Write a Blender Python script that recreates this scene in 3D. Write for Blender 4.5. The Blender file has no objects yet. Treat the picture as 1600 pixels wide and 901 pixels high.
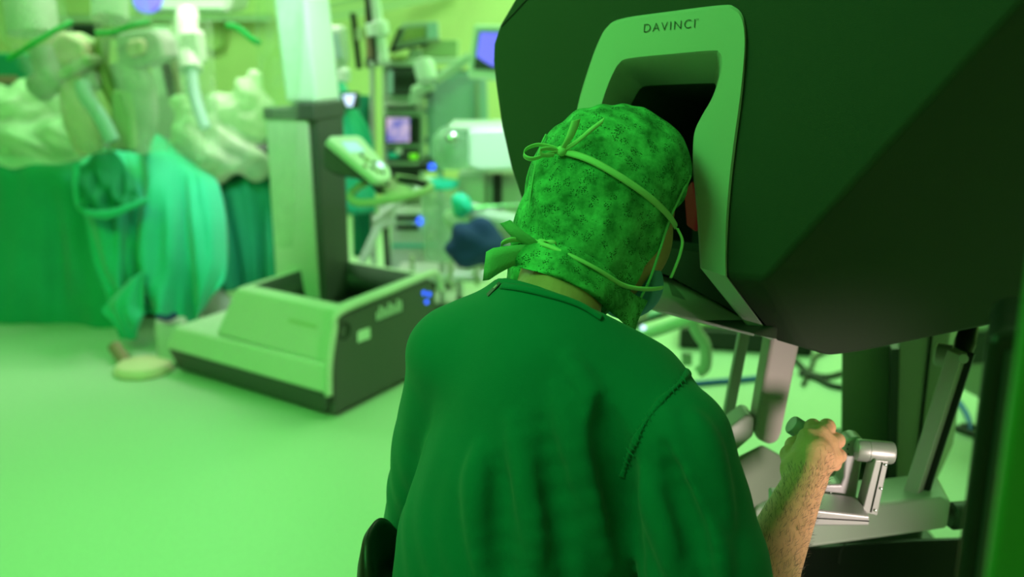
import bpy, bmesh, math, random
import numpy as np
from mathutils import Vector, Matrix, geometry
random.seed(7); rng = np.random.default_rng(7)
SC = bpy.context.scene
C = SC.collection
PI = math.pi
# ------------------------------------------------------------------ camera
F = 1500.0; CAMH = 1.45; PITCH = math.atan(390 / 1500)
cp, sp = math.cos(PITCH), math.sin(PITCH)
cd = bpy.data.cameras.new('camera'); cam = bpy.data.objects.new('camera', cd); C.objects.link(cam)
cam.location = (0, 0, CAMH); cam.rotation_euler = (PI / 2 - PITCH, 0, 0)
cd.sensor_width = 36; cd.lens = 36 * F / 1600; cd.clip_start = 0.05
cd.dof.use_dof = True; cd.dof.focus_distance = 1.30; cd.dof.aperture_fstop = 2.6
SC.camera = cam
SC.view_settings.view_transform = 'Standard'; SC.view_settings.look = 'None'
SC.view_settings.gamma = 1; SC.view_settings.use_curve_mapping = False
SC.view_settings.exposure = 0.0
SC.cycles.use_denoising = True
SC.cycles.max_bounces = 8; SC.cycles.transparent_max_bounces = 16
SC.cycles.sample_clamp_indirect = 6
# ------------------------------------------------------------------ world and lights
w = bpy.data.worlds.new('world'); SC.world = w; w.use_nodes = True
w.node_tree.nodes['Background'].inputs[0].default_value = (0.10, 0.8, 0.12, 1)
w.node_tree.nodes['Background'].inputs[1].default_value = 0.05
def area(name, loc, target, size, power, col, sy=None, spread=None):
    l = bpy.data.lights.new(name, 'AREA'); l.energy = power; l.color = col; l.size = size
    if sy: l.shape = 'RECTANGLE'; l.size_y = sy
    if spread: l.spread = spread
    o = bpy.data.objects.new(name, l); C.objects.link(o); o.location = loc
    o.rotation_euler = (Vector(target) - Vector(loc)).to_track_quat('-Z', 'Y').to_euler()
    return o
GREEN = (0.20, 1.0, 0.20)
area('ceiling_panel_light_floor', (-1.5, 1.3, 2.93), (-1.1, 3.9, .2), 2.0, 50, (0.15, 1.0, 0.15), 1.2, 1.9)
area('mast_fill', (-.5, 3.0, 2.93), (-.98, 4.2, 1.5), 0.3, 2.0, (0.72, 0.9, 0.9), 0.3, 0.5)  # added fill that whitens the mast; no fixture there
area('trolley_fill', (.35, 3.7, 2.93), (-.10, 4.75, .95), 0.3, 1.5, (0.75, 0.9, 0.95), 0.3, 0.42)  # made-up cool light to brighten the white trolley box
area('ceiling_panel_light_table', (-2.2, 5.6, 2.95), (-1.8, 5.4, 0), 2.4, 115, (0.34, 1.0, 0.34), 2.0)
area('ceiling_panel_light_wall', (1.2, 6.3, 2.95), (1.2, 6.6, 0), 2.4, 118, (0.48, 1.0, 0.42), 1.6)
area('ceiling_panel_light_right', (2.0, 4.2, 2.95), (1.6, 4.2, 0), 1.8, 66, (0.42, 1.0, 0.36), 1.2)
area('ceiling_panel_light_near', (-1.1, 0.2, 2.9), (0.1, 1.3, 1.1), 0.9, 31, (0.11, 1.0, 0.17), 0.9)
area('surgical_lamp', (-1.3, 4.9, 2.7), (-1.75, 4.9, 1.0), 0.7, 18, (1.0, 0.92, 0.86), 0.7, 1.6)
area('low_warm_lamp', (1.05, 0.40, 0.80), (0.50, 1.36, 0.72), 0.16, 0.85, (1.0, 0.80, 0.74), 0.16, 0.62)  # warm light from an unseen source low at the right, reaching the hand

# ------------------------------------------------------------------ maths helpers
def ray(px, py):
    b = (450.5 - py) / F
    return Vector(((px - 800) / F, cp + sp * b, -sp + cp * b))
EYE = Vector((0, 0, CAMH))
def P(px, py, Y):
    r = ray(px, py); return EYE + r * (Y / r.y)
def floor_at(px, py, z=0.0):
    r = ray(px, py); return EYE + r * ((z - CAMH) / r.z)
def hit(px, py, q, n, off=0.0):
    n = Vector(n).normalized(); q = Vector(q) + n * off; r = ray(px, py)
    return EYE + r * (n.dot(q - EYE) / n.dot(r))
def V(*a): return Vector(a)
def catmull(pts, n):
    """resample a polyline smoothly with n points (points of any dimension)"""
    A = np.array([list(p) for p in pts], float)
    if len(A) == 2:
        t = np.linspace(0, 1, n)[:, None]; return A[0] * (1 - t) + A[1] * t
    A2 = np.vstack([2 * A[0] - A[1], A, 2 * A[-1] - A[-2]])
    u = np.linspace(0, len(A) - 1 - 1e-9, n); i = u.astype(int); f = (u - i)[:, None]
    p0, p1, p2, p3 = A2[i], A2[i + 1], A2[i + 2], A2[i + 3]
    return 0.5 * (2 * p1 + (p2 - p0) * f + (2 * p0 - 5 * p1 + 4 * p2 - p3) * f ** 2 + (3 * p1 - p0 - 3 * p2 + p3) * f ** 3)

# ------------------------------------------------------------------ materials
def mat(name, col, rough=0.5, metal=0.0, var=0.0, vscale=8.0, bump=0.0, bscale=200.0, emit=None, estr=0.0,
        alpha=1.0, trans=0.0, sheen=0.0, spec=0.5, sss=0.0, ior=1.45):
    m = bpy.data.materials.new(name); m.use_nodes = True
    nt = m.node_tree; b = nt.nodes['Principled BSDF']; L = nt.links
    b.inputs['Base Color'].default_value = (*col, 1); b.inputs['Roughness'].default_value = rough
    b.inputs['Metallic'].default_value = metal; b.inputs['Alpha'].default_value = alpha
    b.inputs['Transmission Weight'].default_value = trans; b.inputs['Sheen Weight'].default_value = sheen
    b.inputs['Specular IOR Level'].default_value = spec; b.inputs['IOR'].default_value = ior
    if sss:
        b.inputs['Subsurface Weight'].default_value = sss; b.inputs['Subsurface Radius'].default_value = (0.012, 0.005, 0.003)
    tc = nt.nodes.new('ShaderNodeTexCoord')
    n = nt.nodes.new('ShaderNodeTexNoise'); n.inputs['Scale'].default_value = vscale; n.inputs['Detail'].default_value = 4
    L.new(tc.outputs['Object'], n.inputs['Vector'])
    mx = nt.nodes.new('ShaderNodeMix'); mx.data_type = 'RGBA'
    v = max(var, 0.03)
    mx.inputs[6].default_value = (*[c * (1 - v) for c in col], 1); mx.inputs[7].default_value = (*[min(1, c * (1 + v)) for c in col], 1)
    L.new(n.outputs['Fac'], mx.inputs[0]); L.new(mx.outputs[2], b.inputs['Base Color'])
    if bump:
        n2 = nt.nodes.new('ShaderNodeTexNoise'); n2.inputs['Scale'].default_value = bscale; n2.inputs['Detail'].default_value = 3
        L.new(tc.outputs['Object'], n2.inputs['Vector'])
        bp = nt.nodes.new('ShaderNodeBump'); bp.inputs['Strength'].default_value = bump; bp.inputs['Distance'].default_value = 0.002
        L.new(n2.outputs['Fac'], bp.inputs['Height']); L.new(bp.outputs['Normal'], b.inputs['Normal'])
    if emit:
        b.inputs['Emission Color'].default_value = (*emit, 1); b.inputs['Emission Strength'].default_value = estr
    return m
M = {}
M['floor'] = mat('pale_green_vinyl', (0.52, 0.62, 0.50), 0.38, var=0.07, vscale=60, bump=0.08, bscale=300)
M['wall'] = mat('lime_wall_paint', (0.66, 0.66, 0.34), 0.7, bump=0.05)
M['ceiling'] = mat('ceiling_paint', (0.62, 0.62, 0.60), 0.8)
M['trim'] = mat('rail_plastic', (0.42, 0.50, 0.30), 0.5)
M['hood'] = mat('charcoal_shell', (0.048, 0.056, 0.042), 0.65, spec=0.3, bump=0.25, bscale=900, var=0.05)
M['frame'] = mat('pale_grey_shell', (0.54, 0.55, 0.52), 0.5, bump=0.06, bscale=900)
M['recess'] = mat('matt_black_lining', (0.05, 0.055, 0.05), 0.7)
M['black'] = mat('black_plastic', (0.012, 0.013, 0.012), 0.4)
M['darkgrey'] = mat('dark_grey_plastic', (0.055, 0.06, 0.06), 0.5)
M['ink'] = mat('dark_lettering', (0.05, 0.06, 0.05), 0.6)
M['silver'] = mat('brushed_aluminium', (0.40, 0.39, 0.39), 0.42, metal=0.45, bump=0.1, bscale=700)
M['steel'] = mat('steel_bright', (0.7, 0.7, 0.7), 0.25, metal=0.9)
M['beige'] = mat('warm_grey_paint', (0.50, 0.42, 0.41), 0.45)
M['armgrey'] = mat('cool_grey_paint', (0.44, 0.46, 0.42), 0.45)
M['pad'] = mat('grey_pad', (0.22, 0.26, 0.20), 0.7, bump=0.1)
M['panelgreen'] = mat('column_panel', (0.22, 0.32, 0.20), 0.5)
M['skin'] = mat('skin', (0.68, 0.34, 0.20), 0.5, var=0.18, vscale=45, bump=0.5, bscale=160, sss=0.12)
M['hair'] = mat('dark_arm_hair', (0.06, 0.035, 0.02), 0.5)
M['nail'] = mat('fingernail', (0.75, 0.48, 0.38), 0.3)
M['lip'] = mat('ear_skin', (0.6, 0.25, 0.18), 0.5)
M['scrub'] = mat('teal_cotton', (0.007, 0.205, 0.140), 0.85, var=0.06, vscale=20, bump=0.25, bscale=900, sheen=0.15, spec=0.2)
M['trouser'] = mat('teal_cotton_trousers', (0.010, 0.19, 0.12), 0.85, bump=0.2, bscale=700)
M['capband'] = mat('cap_band_cloth', (0.26, 0.58, 0.30), 0.8, bump=0.4, bscale=500)
M['tie'] = mat('pale_tie_ribbon', (0.55, 0.80, 0.42), 0.7, bump=0.2, bscale=800)
M['mask'] = mat('blue_mask_cloth', (0.16, 0.40, 0.62), 0.8, bump=0.2, bscale=800)
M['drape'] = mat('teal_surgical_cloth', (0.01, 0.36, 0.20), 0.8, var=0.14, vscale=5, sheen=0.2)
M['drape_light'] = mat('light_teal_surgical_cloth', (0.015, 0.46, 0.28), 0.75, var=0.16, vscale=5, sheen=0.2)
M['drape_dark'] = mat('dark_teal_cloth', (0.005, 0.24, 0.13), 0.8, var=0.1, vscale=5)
M['cart_light'] = mat('cart_pale_shell', (0.58, 0.60, 0.52), 0.4)
M['cart_dark'] = mat('cart_charcoal_shell', (0.075, 0.075, 0.075), 0.5)
M['white'] = mat('white_plastic', (0.80, 0.82, 0.82), 0.4)
M['offwhite'] = mat('offwhite_plastic', (0.62, 0.66, 0.60), 0.45)
M['bluegrey'] = mat('blue_grey_enamel', (0.45, 0.58, 0.66), 0.45)
M['brown'] = mat('brown_cover', (0.34, 0.20, 0.15), 0.6)
M['olive'] = mat('olive_plastic', (0.30, 0.34, 0.12), 0.5)
M['navy'] = mat('navy_cloth', (0.01, 0.035, 0.16), 0.8, bump=0.3, bscale=60)
M['tealball'] = mat('turquoise_plastic', (0.03, 0.60, 0.50), 0.4)
M['cableblue'] = mat('blue_cable_rubber', (0.01, 0.10, 0.42), 0.5)
M['cream'] = mat('cream_plastic', (0.82, 0.62, 0.50), 0.5)
M['blue_led'] = mat('blue_indicator', (0.05, 0.1, 0.6), 0.4, emit=(0.03, 0.09, 1.0), estr=2.2)
M['violet'] = mat('violet_lamp_glass', (0.2, 0.15, 0.8), 0.4, emit=(0.16, 0.12, 1.0), estr=1.0)
M['green_led'] = mat('lime_indicator', (0.1, 0.5, 0.05), 0.4, emit=(0.18, 0.75, 0.02), estr=0.7)
M['white_led'] = mat('white_indicator', (0.6, 0.6, 0.8), 0.4, emit=(0.6, 0.65, 1.0), estr=1.4)
M['label'] = mat('white_label', (0.75, 0.80, 0.75), 0.5)
M['redface'] = mat('red_face_glow', (0.02, 0.01, 0.01), 0.4, emit=(1.0, 0.12, 0.08), estr=0.03)  # faint glow imitating red light on the face
M['glow_lamp'] = mat('lamp_diffuser', (0.7, 0.8, 0.7), 0.5, emit=(0.35, 1.0, 0.35), estr=0.35)

def film_mat(name, col, a, rough=0.25):
    m = bpy.data.materials.new(name); m.use_nodes = True; nt = m.node_tree; L = nt.links
    b = nt.nodes['Principled BSDF']; b.inputs['Base Color'].default_value = (*col, 1); b.inputs['Roughness'].default_value = rough
    tr = nt.nodes.new('ShaderNodeBsdfTransparent'); tr.inputs[0].default_value = (0.93, 1.0, 0.93, 1)
    tl = nt.nodes.new('ShaderNodeBsdfTranslucent'); tl.inputs[0].default_value = (*col, 1)
    m1 = nt.nodes.new('ShaderNodeMixShader'); m1.inputs[0].default_value = 0.5
    L.new(b.outputs[0], m1.inputs[1]); L.new(tl.outputs[0], m1.inputs[2])
    m2 = nt.nodes.new('ShaderNodeMixShader')
    n = nt.nodes.new('ShaderNodeTexNoise'); n.inputs['Scale'].default_value = 9; n.inputs['Detail'].default_value = 5
    tc = nt.nodes.new('ShaderNodeTexCoord'); L.new(tc.outputs['Object'], n.inputs['Vector'])
    mr = nt.nodes.new('ShaderNodeMapRange'); mr.inputs['From Min'].default_value = 0.3; mr.inputs['From Max'].default_value = 0.7
    mr.inputs['To Min'].default_value = max(0, a - 0.13); mr.inputs['To Max'].default_value = min(1, a + 0.13)
    L.new(n.outputs['Fac'], mr.inputs[0]); L.new(mr.outputs[0], m2.inputs[0])
    L.new(tr.outputs[0], m2.inputs[1]); L.new(m1.outputs[0], m2.inputs[2])
    L.new(m2.outputs[0], nt.nodes['Material Output'].inputs['Surface'])
    return m
M['film'] = film_mat('clear_plastic_film', (0.78, 0.86, 0.74), 0.22)
M['film_thin'] = film_mat('thin_plastic_film', (0.72, 0.84, 0.70), 0.14)
M['film_thick'] = film_mat('milky_plastic_film', (0.66, 0.82, 0.58), 0.72)
M['canister'] = film_mat('clear_canister', (0.60, 0.76, 0.62), 0.42, 0.15)

def cap_mat():
    m = mat('lacy_cap_cloth', (0.09, 0.50, 0.17), 0.8, bump=0.0)
    nt = m.node_tree; L = nt.links; b = nt.nodes['Principled BSDF']
    tc = nt.nodes.new('ShaderNodeTexCoord')
    # blossoms: clusters of tiny holes
    v1 = nt.nodes.new('ShaderNodeTexVoronoi'); v1.inputs['Scale'].default_value = 62; v1.inputs['Randomness'].default_value = 0.75
    v2 = nt.nodes.new('ShaderNodeTexVoronoi'); v2.inputs['Scale'].default_value = 420; v2.inputs['Randomness'].default_value = 0.7
    n1 = nt.nodes.new('ShaderNodeTexNoise'); n1.inputs['Scale'].default_value = 170; n1.inputs['Detail'].default_value = 2
    mp = nt.nodes.new('ShaderNodeMixRGB'); mp.inputs[0].default_value = 0.012
    L.new(tc.outputs['Object'], mp.inputs[1]); L.new(n1.outputs['Color'], mp.inputs[2])
    L.new(tc.outputs['Object'], n1.inputs['Vector']); L.new(mp.outputs[0], v1.inputs['Vector']); L.new(tc.outputs['Object'], v2.inputs['Vector'])
    a = nt.nodes.new('ShaderNodeMath'); a.operation = 'LESS_THAN'; a.inputs[1].default_value = 0.42; L.new(v1.outputs['Distance'], a.inputs[0])
    c = nt.nodes.new('ShaderNodeMath'); c.operation = 'LESS_THAN'; c.inputs[1].default_value = 0.40; L.new(v2.outputs['Distance'], c.inputs[0])
    d = nt.nodes.new('ShaderNodeMath'); d.operation = 'MULTIPLY'; L.new(a.outputs[0], d.inputs[0]); L.new(c.outputs[0], d.inputs[1])
    f = nt.nodes.new('ShaderNodeTexNoise'); f.inputs['Scale'].default_value = 28; f.inputs['Detail'].default_value = 7; f.inputs['Roughness'].default_value = 0.7
    L.new(tc.outputs['Object'], f.inputs['Vector'])
    r = nt.nodes.new('ShaderNodeValToRGB'); r.color_ramp.elements[0].position = 0.36; r.color_ramp.elements[1].position = 0.66
    r.color_ramp.elements[0].color = (0.03, 0.19, 0.06, 1); r.color_ramp.elements[1].color = (0.19, 0.70, 0.29, 1)
    L.new(f.outputs['Fac'], r.inputs[0])
    mx = nt.nodes.new('ShaderNodeMix'); mx.data_type = 'RGBA'; mx.inputs[7].default_value = (0.012, 0.10, 0.03, 1)
    L.new(r.outputs[0], mx.inputs[6]); L.new(d.outputs[0], mx.inputs[0]); L.new(mx.outputs[2], b.inputs['Base Color'])
    bp = nt.nodes.new('ShaderNodeBump'); bp.inputs['Strength'].default_value = 0.7; bp.inputs['Distance'].default_value = 0.003
    L.new(f.outputs['Fac'], bp.inputs['Height']); L.new(bp.outputs[0], b.inputs['Normal'])
    return m
M['cap'] = cap_mat()

# ------------------------------------------------------------------ mesh helpers
class MB:
    def __init__(s): s.v = []; s.f = []
    def add(s, vs, fs):
        o = len(s.v); s.v += [Vector(v) for v in vs]; s.f += [tuple(i + o for i in f) for f in fs]; return s
    def box(s, c, size, ax=None):
        """c centre, size full lengths, ax 3 axes"""
        ax = [Vector(a) for a in (ax or ((1, 0, 0), (0, 1, 0), (0, 0, 1)))]; c = Vector(c); vs = []
        for k in (-.5, .5):
            for j in (-.5, .5):
                for i in (-.5, .5):
                    vs.append(c + ax[0] * size[0] * i + ax[1] * size[1] * j + ax[2] * size[2] * k)
        return s.add(vs, [(0, 2, 3, 1), (4, 5, 7, 6), (0, 1, 5, 4), (2, 6, 7, 3), (0, 4, 6, 2), (1, 3, 7, 5)])
    def prism(s, poly, vec, back=None):
        """poly 3D loop, extruded by vec (or to the loop back)"""
        a = [Vector(p) for p in poly]; b = [Vector(p) for p in back] if back else [p + Vector(vec) for p in a]; n = len(a)
        return s.add(a + b, [tuple(range(n))[::-1], tuple(range(n, 2 * n))] + [(i, (i + 1) % n, (i + 1) % n + n, i + n) for i in range(n)])
    def tube(s, pts, r, seg=12, n=None, flat=None):
        """round tube through pts; r a number or list"""
        if n: pts = [Vector(p) for p in catmull(pts, n)]
        pts = [Vector(p) for p in pts]; m = len(pts)
        rs = [r] * m if not hasattr(r, '__len__') else list(np.interp(np.linspace(0, 1, m), np.linspace(0, 1, len(r)), r))
        t0 = (pts[1] - pts[0]).normalized(); u = t0.orthogonal().normalized(); vs = []
        for i, p in enumerate(pts):
            t = (pts[min(i + 1, m - 1)] - pts[max(i - 1, 0)]).normalized()
            u = (u - t * u.dot(t)).normalized(); q = t.cross(u)
            for k in range(seg):
                a = 2 * PI * k / seg; vs.append(p + (u * math.cos(a) + q * math.sin(a)) * rs[i])
        fs = [(i * seg + k, i * seg + (k + 1) % seg, (i + 1) * seg + (k + 1) % seg, (i + 1) * seg + k) for i in range(m - 1) for k in range(seg)]
        fs += [tuple(range(seg))[::-1], tuple(range((m - 1) * seg, m * seg))]
        return s.add(vs, fs)
    def cyl(s, a, b, r, seg=24): return s.tube([a, b], r, seg)
    def bar(s, a, b, wx, wy, up=(0, 0, 1)):
        """box beam from a to b, width wx sideways, wy along up"""
        a, b = Vector(a), Vector(b); t = (b - a).normalized(); x = t.cross(Vector(up)).normalized(); y = x.cross(t)
        return s.box((a + b) / 2, ((b - a).length, wx, wy), (t, x, y))
    def grid(s, G, thick=0.0, closeu=False):
        """G[i][j] rows of 3D points"""
        G = np.asarray(G, float); a, b = G.shape[:2]; o = [Vector(p) for p in G.reshape(-1, 3)]
        fs = []
        for i in range(a - 1):
            for j in range(b - (0 if closeu else 1)):
                fs.append((i * b + j, i * b + (j + 1) % b, (i + 1) * b + (j + 1) % b, (i + 1) * b + j))
        return s.add(o, fs)
    def lathe(s, c, prof, axis=(0, 0, 1), seg=28):
        """prof list of (radius, height)"""
        ax = Vector(axis).normalized(); u = ax.orthogonal().normalized(); q = ax.cross(u); c = Vector(c); vs = []
        for r, h in prof:
            for k in range(seg):
                a = 2 * PI * k / seg; vs.append(c + ax * h + (u * math.cos(a) + q * math.sin(a)) * max(r, 1e-4))
        m = len(prof)
        fs = [(i * seg + k, i * seg + (k + 1) % seg, (i + 1) * seg + (k + 1) % seg, (i + 1) * seg + k) for i in range(m - 1) for k in range(seg)]
        fs += [tuple(range(seg))[::-1], tuple(range((m - 1) * seg, m * seg))]
        return s.add(vs, fs)
    def arrays(s, v, f):
        return s.add([tuple(x) for x in v], [tuple(int(i) for i in x) for x in f])

ORG = {}
def worg(o): return ORG.get(o.name, Vector((0, 0, 0)))
def obj(name, mb, m, parent=None, bevel=0.0, sharp=35, solid=0.0, sub=0, label=None, soff=0.0, seg=2, recalc=True):
    vs = mb.v; me = bpy.data.meshes.new(name)
    A = np.array([list(v) for v in vs]); lo, hi = A.min(0), A.max(0)
    org = Vector(((lo[0] + hi[0]) / 2, (lo[1] + hi[1]) / 2, lo[2]))
    me.from_pydata((A - np.array(org)).tolist(), [], mb.f); me.update()
    if recalc:
        bm = bmesh.new(); bm.from_mesh(me); bmesh.ops.recalc_face_normals(bm, faces=bm.faces); bm.to_mesh(me); bm.free()
    me.materials.append(m)
    for p in me.polygons: p.use_smooth = True
    if sharp: me.set_sharp_from_angle(angle=math.radians(sharp))
    o = bpy.data.objects.new(name, me); C.objects.link(o)
    ORG[o.name] = org
    if parent: o.parent = parent; o.location = org - worg(parent)
    else: o.location = org
    if solid: s = o.modifiers.new('solid', 'SOLIDIFY'); s.thickness = solid; s.offset = soff
    if bevel:
        b = o.modifiers.new('bevel', 'BEVEL'); b.width = bevel; b.segments = seg; b.limit_method = 'ANGLE'; b.angle_limit = math.radians(32); b.harden_normals = True
    if sub: s = o.modifiers.new('sub', 'SUBSURF'); s.levels = sub; s.render_levels = sub
    if label: o['label'] = label
    return o
def thing(name, label, cat, loc=(0, 0, 0), group=None):
    o = bpy.data.objects.new(name, None); C.objects.link(o); o.location = loc; o.empty_display_size = .1
    ORG[o.name] = Vector(loc); o['label'] = label; o['category'] = cat
    if group: o['group'] = group
    return o
def tag(o, label, cat, group=None, kind=None):
    o['label'] = label; o['category'] = cat
    if group: o['group'] = group
    if kind: o['kind'] = kind
    return o
def struct(name, mb, m, **k):
    o = obj(name, mb, m, **k); o['kind'] = 'structure'; return o
def loft(rows, nu, nv, amp=0.0, freq=5.0, seed=0, nrm=(0, -1, 0.2)):
    """rows of (px, py, Y) polylines from top to bottom -> smooth sheet with soft folds"""
    R = [catmull([P(*q) for q in r], nu) for r in rows]
    G = np.stack([catmull([r[j] for r in R], nv) for j in range(nu)], 1)
    if amp:
        rg = np.random.default_rng(seed); u = np.linspace(0, 1, nu)[None, :]; v = np.linspace(0, 1, nv)[:, None]
        d = 0
        for k in range(5):
            fu = freq * (0.6 + 0.5 * k) * rg.uniform(.8, 1.2); sl = rg.uniform(-2.0, 2.0); ph = rg.uniform(0, 6.28)
            d = d + np.sin(fu * u * 6.28 + sl * v * 3 + ph + 1.2 * np.sin(v * 3 + k)) / (1 + k * .7)
        d = amp * d * (0.45 + 0.55 * v)
        G = G + d[..., None] * np.array(nrm)
    return G

# ------------------------------------------------------------------ implicit surfaces
class SDF:
    def __init__(s): s.p = []
    def add(s, fn, lo, hi, k=0.02, op='u'): s.p.append((fn, np.array(lo, float), np.array(hi, float), k, op)); return s
    def ell(s, c, r, ax=None, k=0.02, op='u'):
        c = np.array(c, float); r = np.array(r, float); Rm = np.array([list(Vector(a).normalized()) for a in ax]) if ax is not None else np.eye(3)
        def fn(X, Y, Z):
            dx, dy, dz = X - c[0], Y - c[1], Z - c[2]; k0 = 0; k1 = 0
            for i in range(3):
                q = Rm[i, 0] * dx + Rm[i, 1] * dy + Rm[i, 2] * dz
                k0 = k0 + (q / r[i]) ** 2; k1 = k1 + (q / r[i] ** 2) ** 2
            k0 = np.sqrt(k0); k1 = np.sqrt(k1) + 1e-9
            return k0 * (k0 - 1) / k1
        m = r.max(); return s.add(fn, c - m, c + m, k, op)
    def cone(s, a, b, ra, rb, k=0.02, op='u', flat=None):
        """round cone a->b; flat=(axis, factor) squashes the distance across that axis"""
        a = np.array(a, float); b = np.array(b, float); ba = b - a; L2 = (ba ** 2).sum() + 1e-12
        fx = None
        if flat: fx = np.array(Vector(flat[0]).normalized()); ff = flat[1]
        def fn(X, Y, Z):
            t = np.clip(((X - a[0]) * ba[0] + (Y - a[1]) * ba[1] + (Z - a[2]) * ba[2]) / L2, 0, 1)
            dx, dy, dz = X - a[0] - t * ba[0], Y - a[1] - t * ba[1], Z - a[2] - t * ba[2]
            if fx is not None:
                q = (dx * fx[0] + dy * fx[1] + dz * fx[2]); g = q * (1 / ff - 1)
                dx, dy, dz = dx + g * fx[0], dy + g * fx[1], dz + g * fx[2]
            return np.sqrt(dx ** 2 + dy ** 2 + dz ** 2) - (ra + (rb - ra) * t)
        m = max(ra, rb); return s.add(fn, np.minimum(a, b) - m, np.maximum(a, b) + m, k, op)
    def half(s, q, n, k=0.004):
        """remove everything on the +n side of the plane"""
        q = np.array(q, float); n = np.array(Vector(n).normalized())
        return s.add(lambda X, Y, Z: -((X - q[0]) * n[0] + (Y - q[1]) * n[1] + (Z - q[2]) * n[2]), [-9] * 3, [9] * 3, k, 's')
    @staticmethod
    def comb(A, d, k, op):
        if op == 'u':
            h = np.maximum(k - np.abs(A - d), 0) / k if k > 0 else 0
            return np.minimum(A, d) - h * h * k * .25
        d = -d; h = np.maximum(k - np.abs(A - d), 0) / k
        return np.maximum(A, d) + h * h * k * .25
    def at(s, p):
        v = np.array(1.0)
        for fn, lo, hi, k, op in s.p: v = s.comb(v, fn(p[0], p[1], p[2]), k, op)
        return float(v)
    def grid(s, ax):
        X, Y, Z = ax; W = np.full((len(X), len(Y), len(Z)), 1.0)
        for fn, lo, hi, k, op in s.p:
            m = k + 0.03; sl = []
            for d, a in enumerate(ax):
                i0, i1 = np.searchsorted(a, lo[d] - m), np.searchsorted(a, hi[d] + m); sl.append(slice(i0, i1))
            if any(q.stop <= q.start for q in sl): continue
            x, y, z = X[sl[0]][:, None, None], Y[sl[1]][None, :, None], Z[sl[2]][None, None, :]
            W[tuple(sl)] = s.comb(W[tuple(sl)], fn(x, y, z), k, op)
        return W
    def mesh(s, ax):
        return surfnet(ax, s.grid(ax))
    def march(s, px, py, t0=0.6, t1=2.2, off=0.0):
        """first point of the surface met along the view ray, used to lay seams and ribbons on it"""
        r = ray(px, py).normalized(); t = t0
        while t < t1:
            d = s.at(EYE + r * t) - off
            if d < 0.0006: return EYE + r * t
            t += max(d * .7, 0.0008)
        return None
    def normal(s, p):
        e = .002; g = [s.at(p + Vector(a) * e) - s.at(p - Vector(a) * e) for a in ((1, 0, 0), (0, 1, 0), (0, 0, 1))]
        return Vector(g).normalized()
def surfnet(ax, W):
    X, Y, Z = ax; S = W < 0; nx, ny, nz = W.shape
    num = np.zeros((nx - 1, ny - 1, nz - 1, 3), np.float32); cnt = np.zeros((nx - 1, ny - 1, nz - 1), np.float32)
    cs = [X, Y, Z]; quads = []
    def shp(sl): return tuple(sl)
    data = []
    for d in range(3):
        a = [slice(None)] * 3; b = [slice(None)] * 3; a[d] = slice(0, -1); b[d] = slice(1, None)
        cr = S[shp(a)] != S[shp(b)]
        idx = np.argwhere(cr); i0 = tuple(idx.T); j = idx.copy(); j[:, d] += 1; i1 = tuple(j.T)
        w0, w1 = W[i0], W[i1]; t = w0 / (w0 - w1)
        pos = np.stack([cs[e][idx[:, e]] for e in range(3)], 1).astype(float)
        pos[:, d] += t * (cs[d][j[:, d]] - cs[d][idx[:, d]])
        o1, o2 = [(1, 2), (2, 0), (0, 1)][d]
        for s1 in (0, -1):
            for s2 in (0, -1):
                c = idx.copy(); c[:, o1] += s1; c[:, o2] += s2
                ok = np.all((c >= 0) & (c < np.array([nx - 1, ny - 1, nz - 1])), axis=1)
                ci = tuple(c[ok].T); np.add.at(num, ci, pos[ok]); np.add.at(cnt, ci, 1)
        data.append((d, o1, o2, idx, S[i0]))
    act = cnt > 0; ids = -np.ones(cnt.shape, int); ids[act] = np.arange(act.sum())
    verts = num[act] / cnt[act][:, None]
    for d, o1, o2, idx, s0 in data:
        ok = (idx[:, o1] > 0) & (idx[:, o2] > 0) & (idx[:, o1] < cnt.shape[o1]) & (idx[:, o2] < cnt.shape[o2])
        idx, s0 = idx[ok], s0[ok]; q = []
        for a, b in ((-1, -1), (0, -1), (0, 0), (-1, 0)):
            c = idx.copy(); c[:, o1] += a; c[:, o2] += b; q.append(ids[tuple(c.T)])
        q = np.stack(q, 1); q[~s0] = q[~s0][:, ::-1]; quads.append(q)
    return verts, np.concatenate(quads)
def axes(lo, hi, h): return [np.arange(lo[i], hi[i] + h, h) for i in range(3)]
def vnormals(v, f):
    n = np.cross(v[f[:, 2]] - v[f[:, 0]], v[f[:, 3]] - v[f[:, 1]]); N = np.zeros_like(v)
    for i in range(4): np.add.at(N, f[:, i], n)
    return N / (np.linalg.norm(N, axis=1)[:, None] + 1e-9)
# ================================================================== the room
X0, X1, Y0, Y1, ZC = -5.2, 4.2, -1.6, 8.0, 3.0
struct('floor', MB().box(((X0 + X1) / 2, (Y0 + Y1) / 2, -0.05), (X1 - X0 + .4, Y1 - Y0 + .4, 0.1)), M['floor'])
struct('ceiling', MB().box(((X0 + X1) / 2, (Y0 + Y1) / 2, ZC + 0.05), (X1 - X0 + .4, Y1 - Y0 + .4, 0.1)), M['ceiling'])
struct('wall_back', MB().box(((X0 + X1) / 2, Y1 + .1, ZC / 2), (X1 - X0 + .4, .2, ZC)), M['wall'])
struct('wall_left', MB().box((X0 - .1, (Y0 + Y1) / 2, ZC / 2), (.2, Y1 - Y0, ZC)), M['wall'])
struct('wall_right', MB().box((X1 + .1, (Y0 + Y1) / 2, ZC / 2), (.2, Y1 - Y0, ZC)), M['wall'])
struct('wall_front', MB().box(((X0 + X1) / 2, Y0 - .1, ZC / 2), (X1 - X0 + .4, .2, ZC)), M['wall'])
struct('baseboard_back', MB().box(((X0 + X1) / 2, Y1 - .01, .05), (X1 - X0, .02, .1)), M['trim'])

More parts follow.
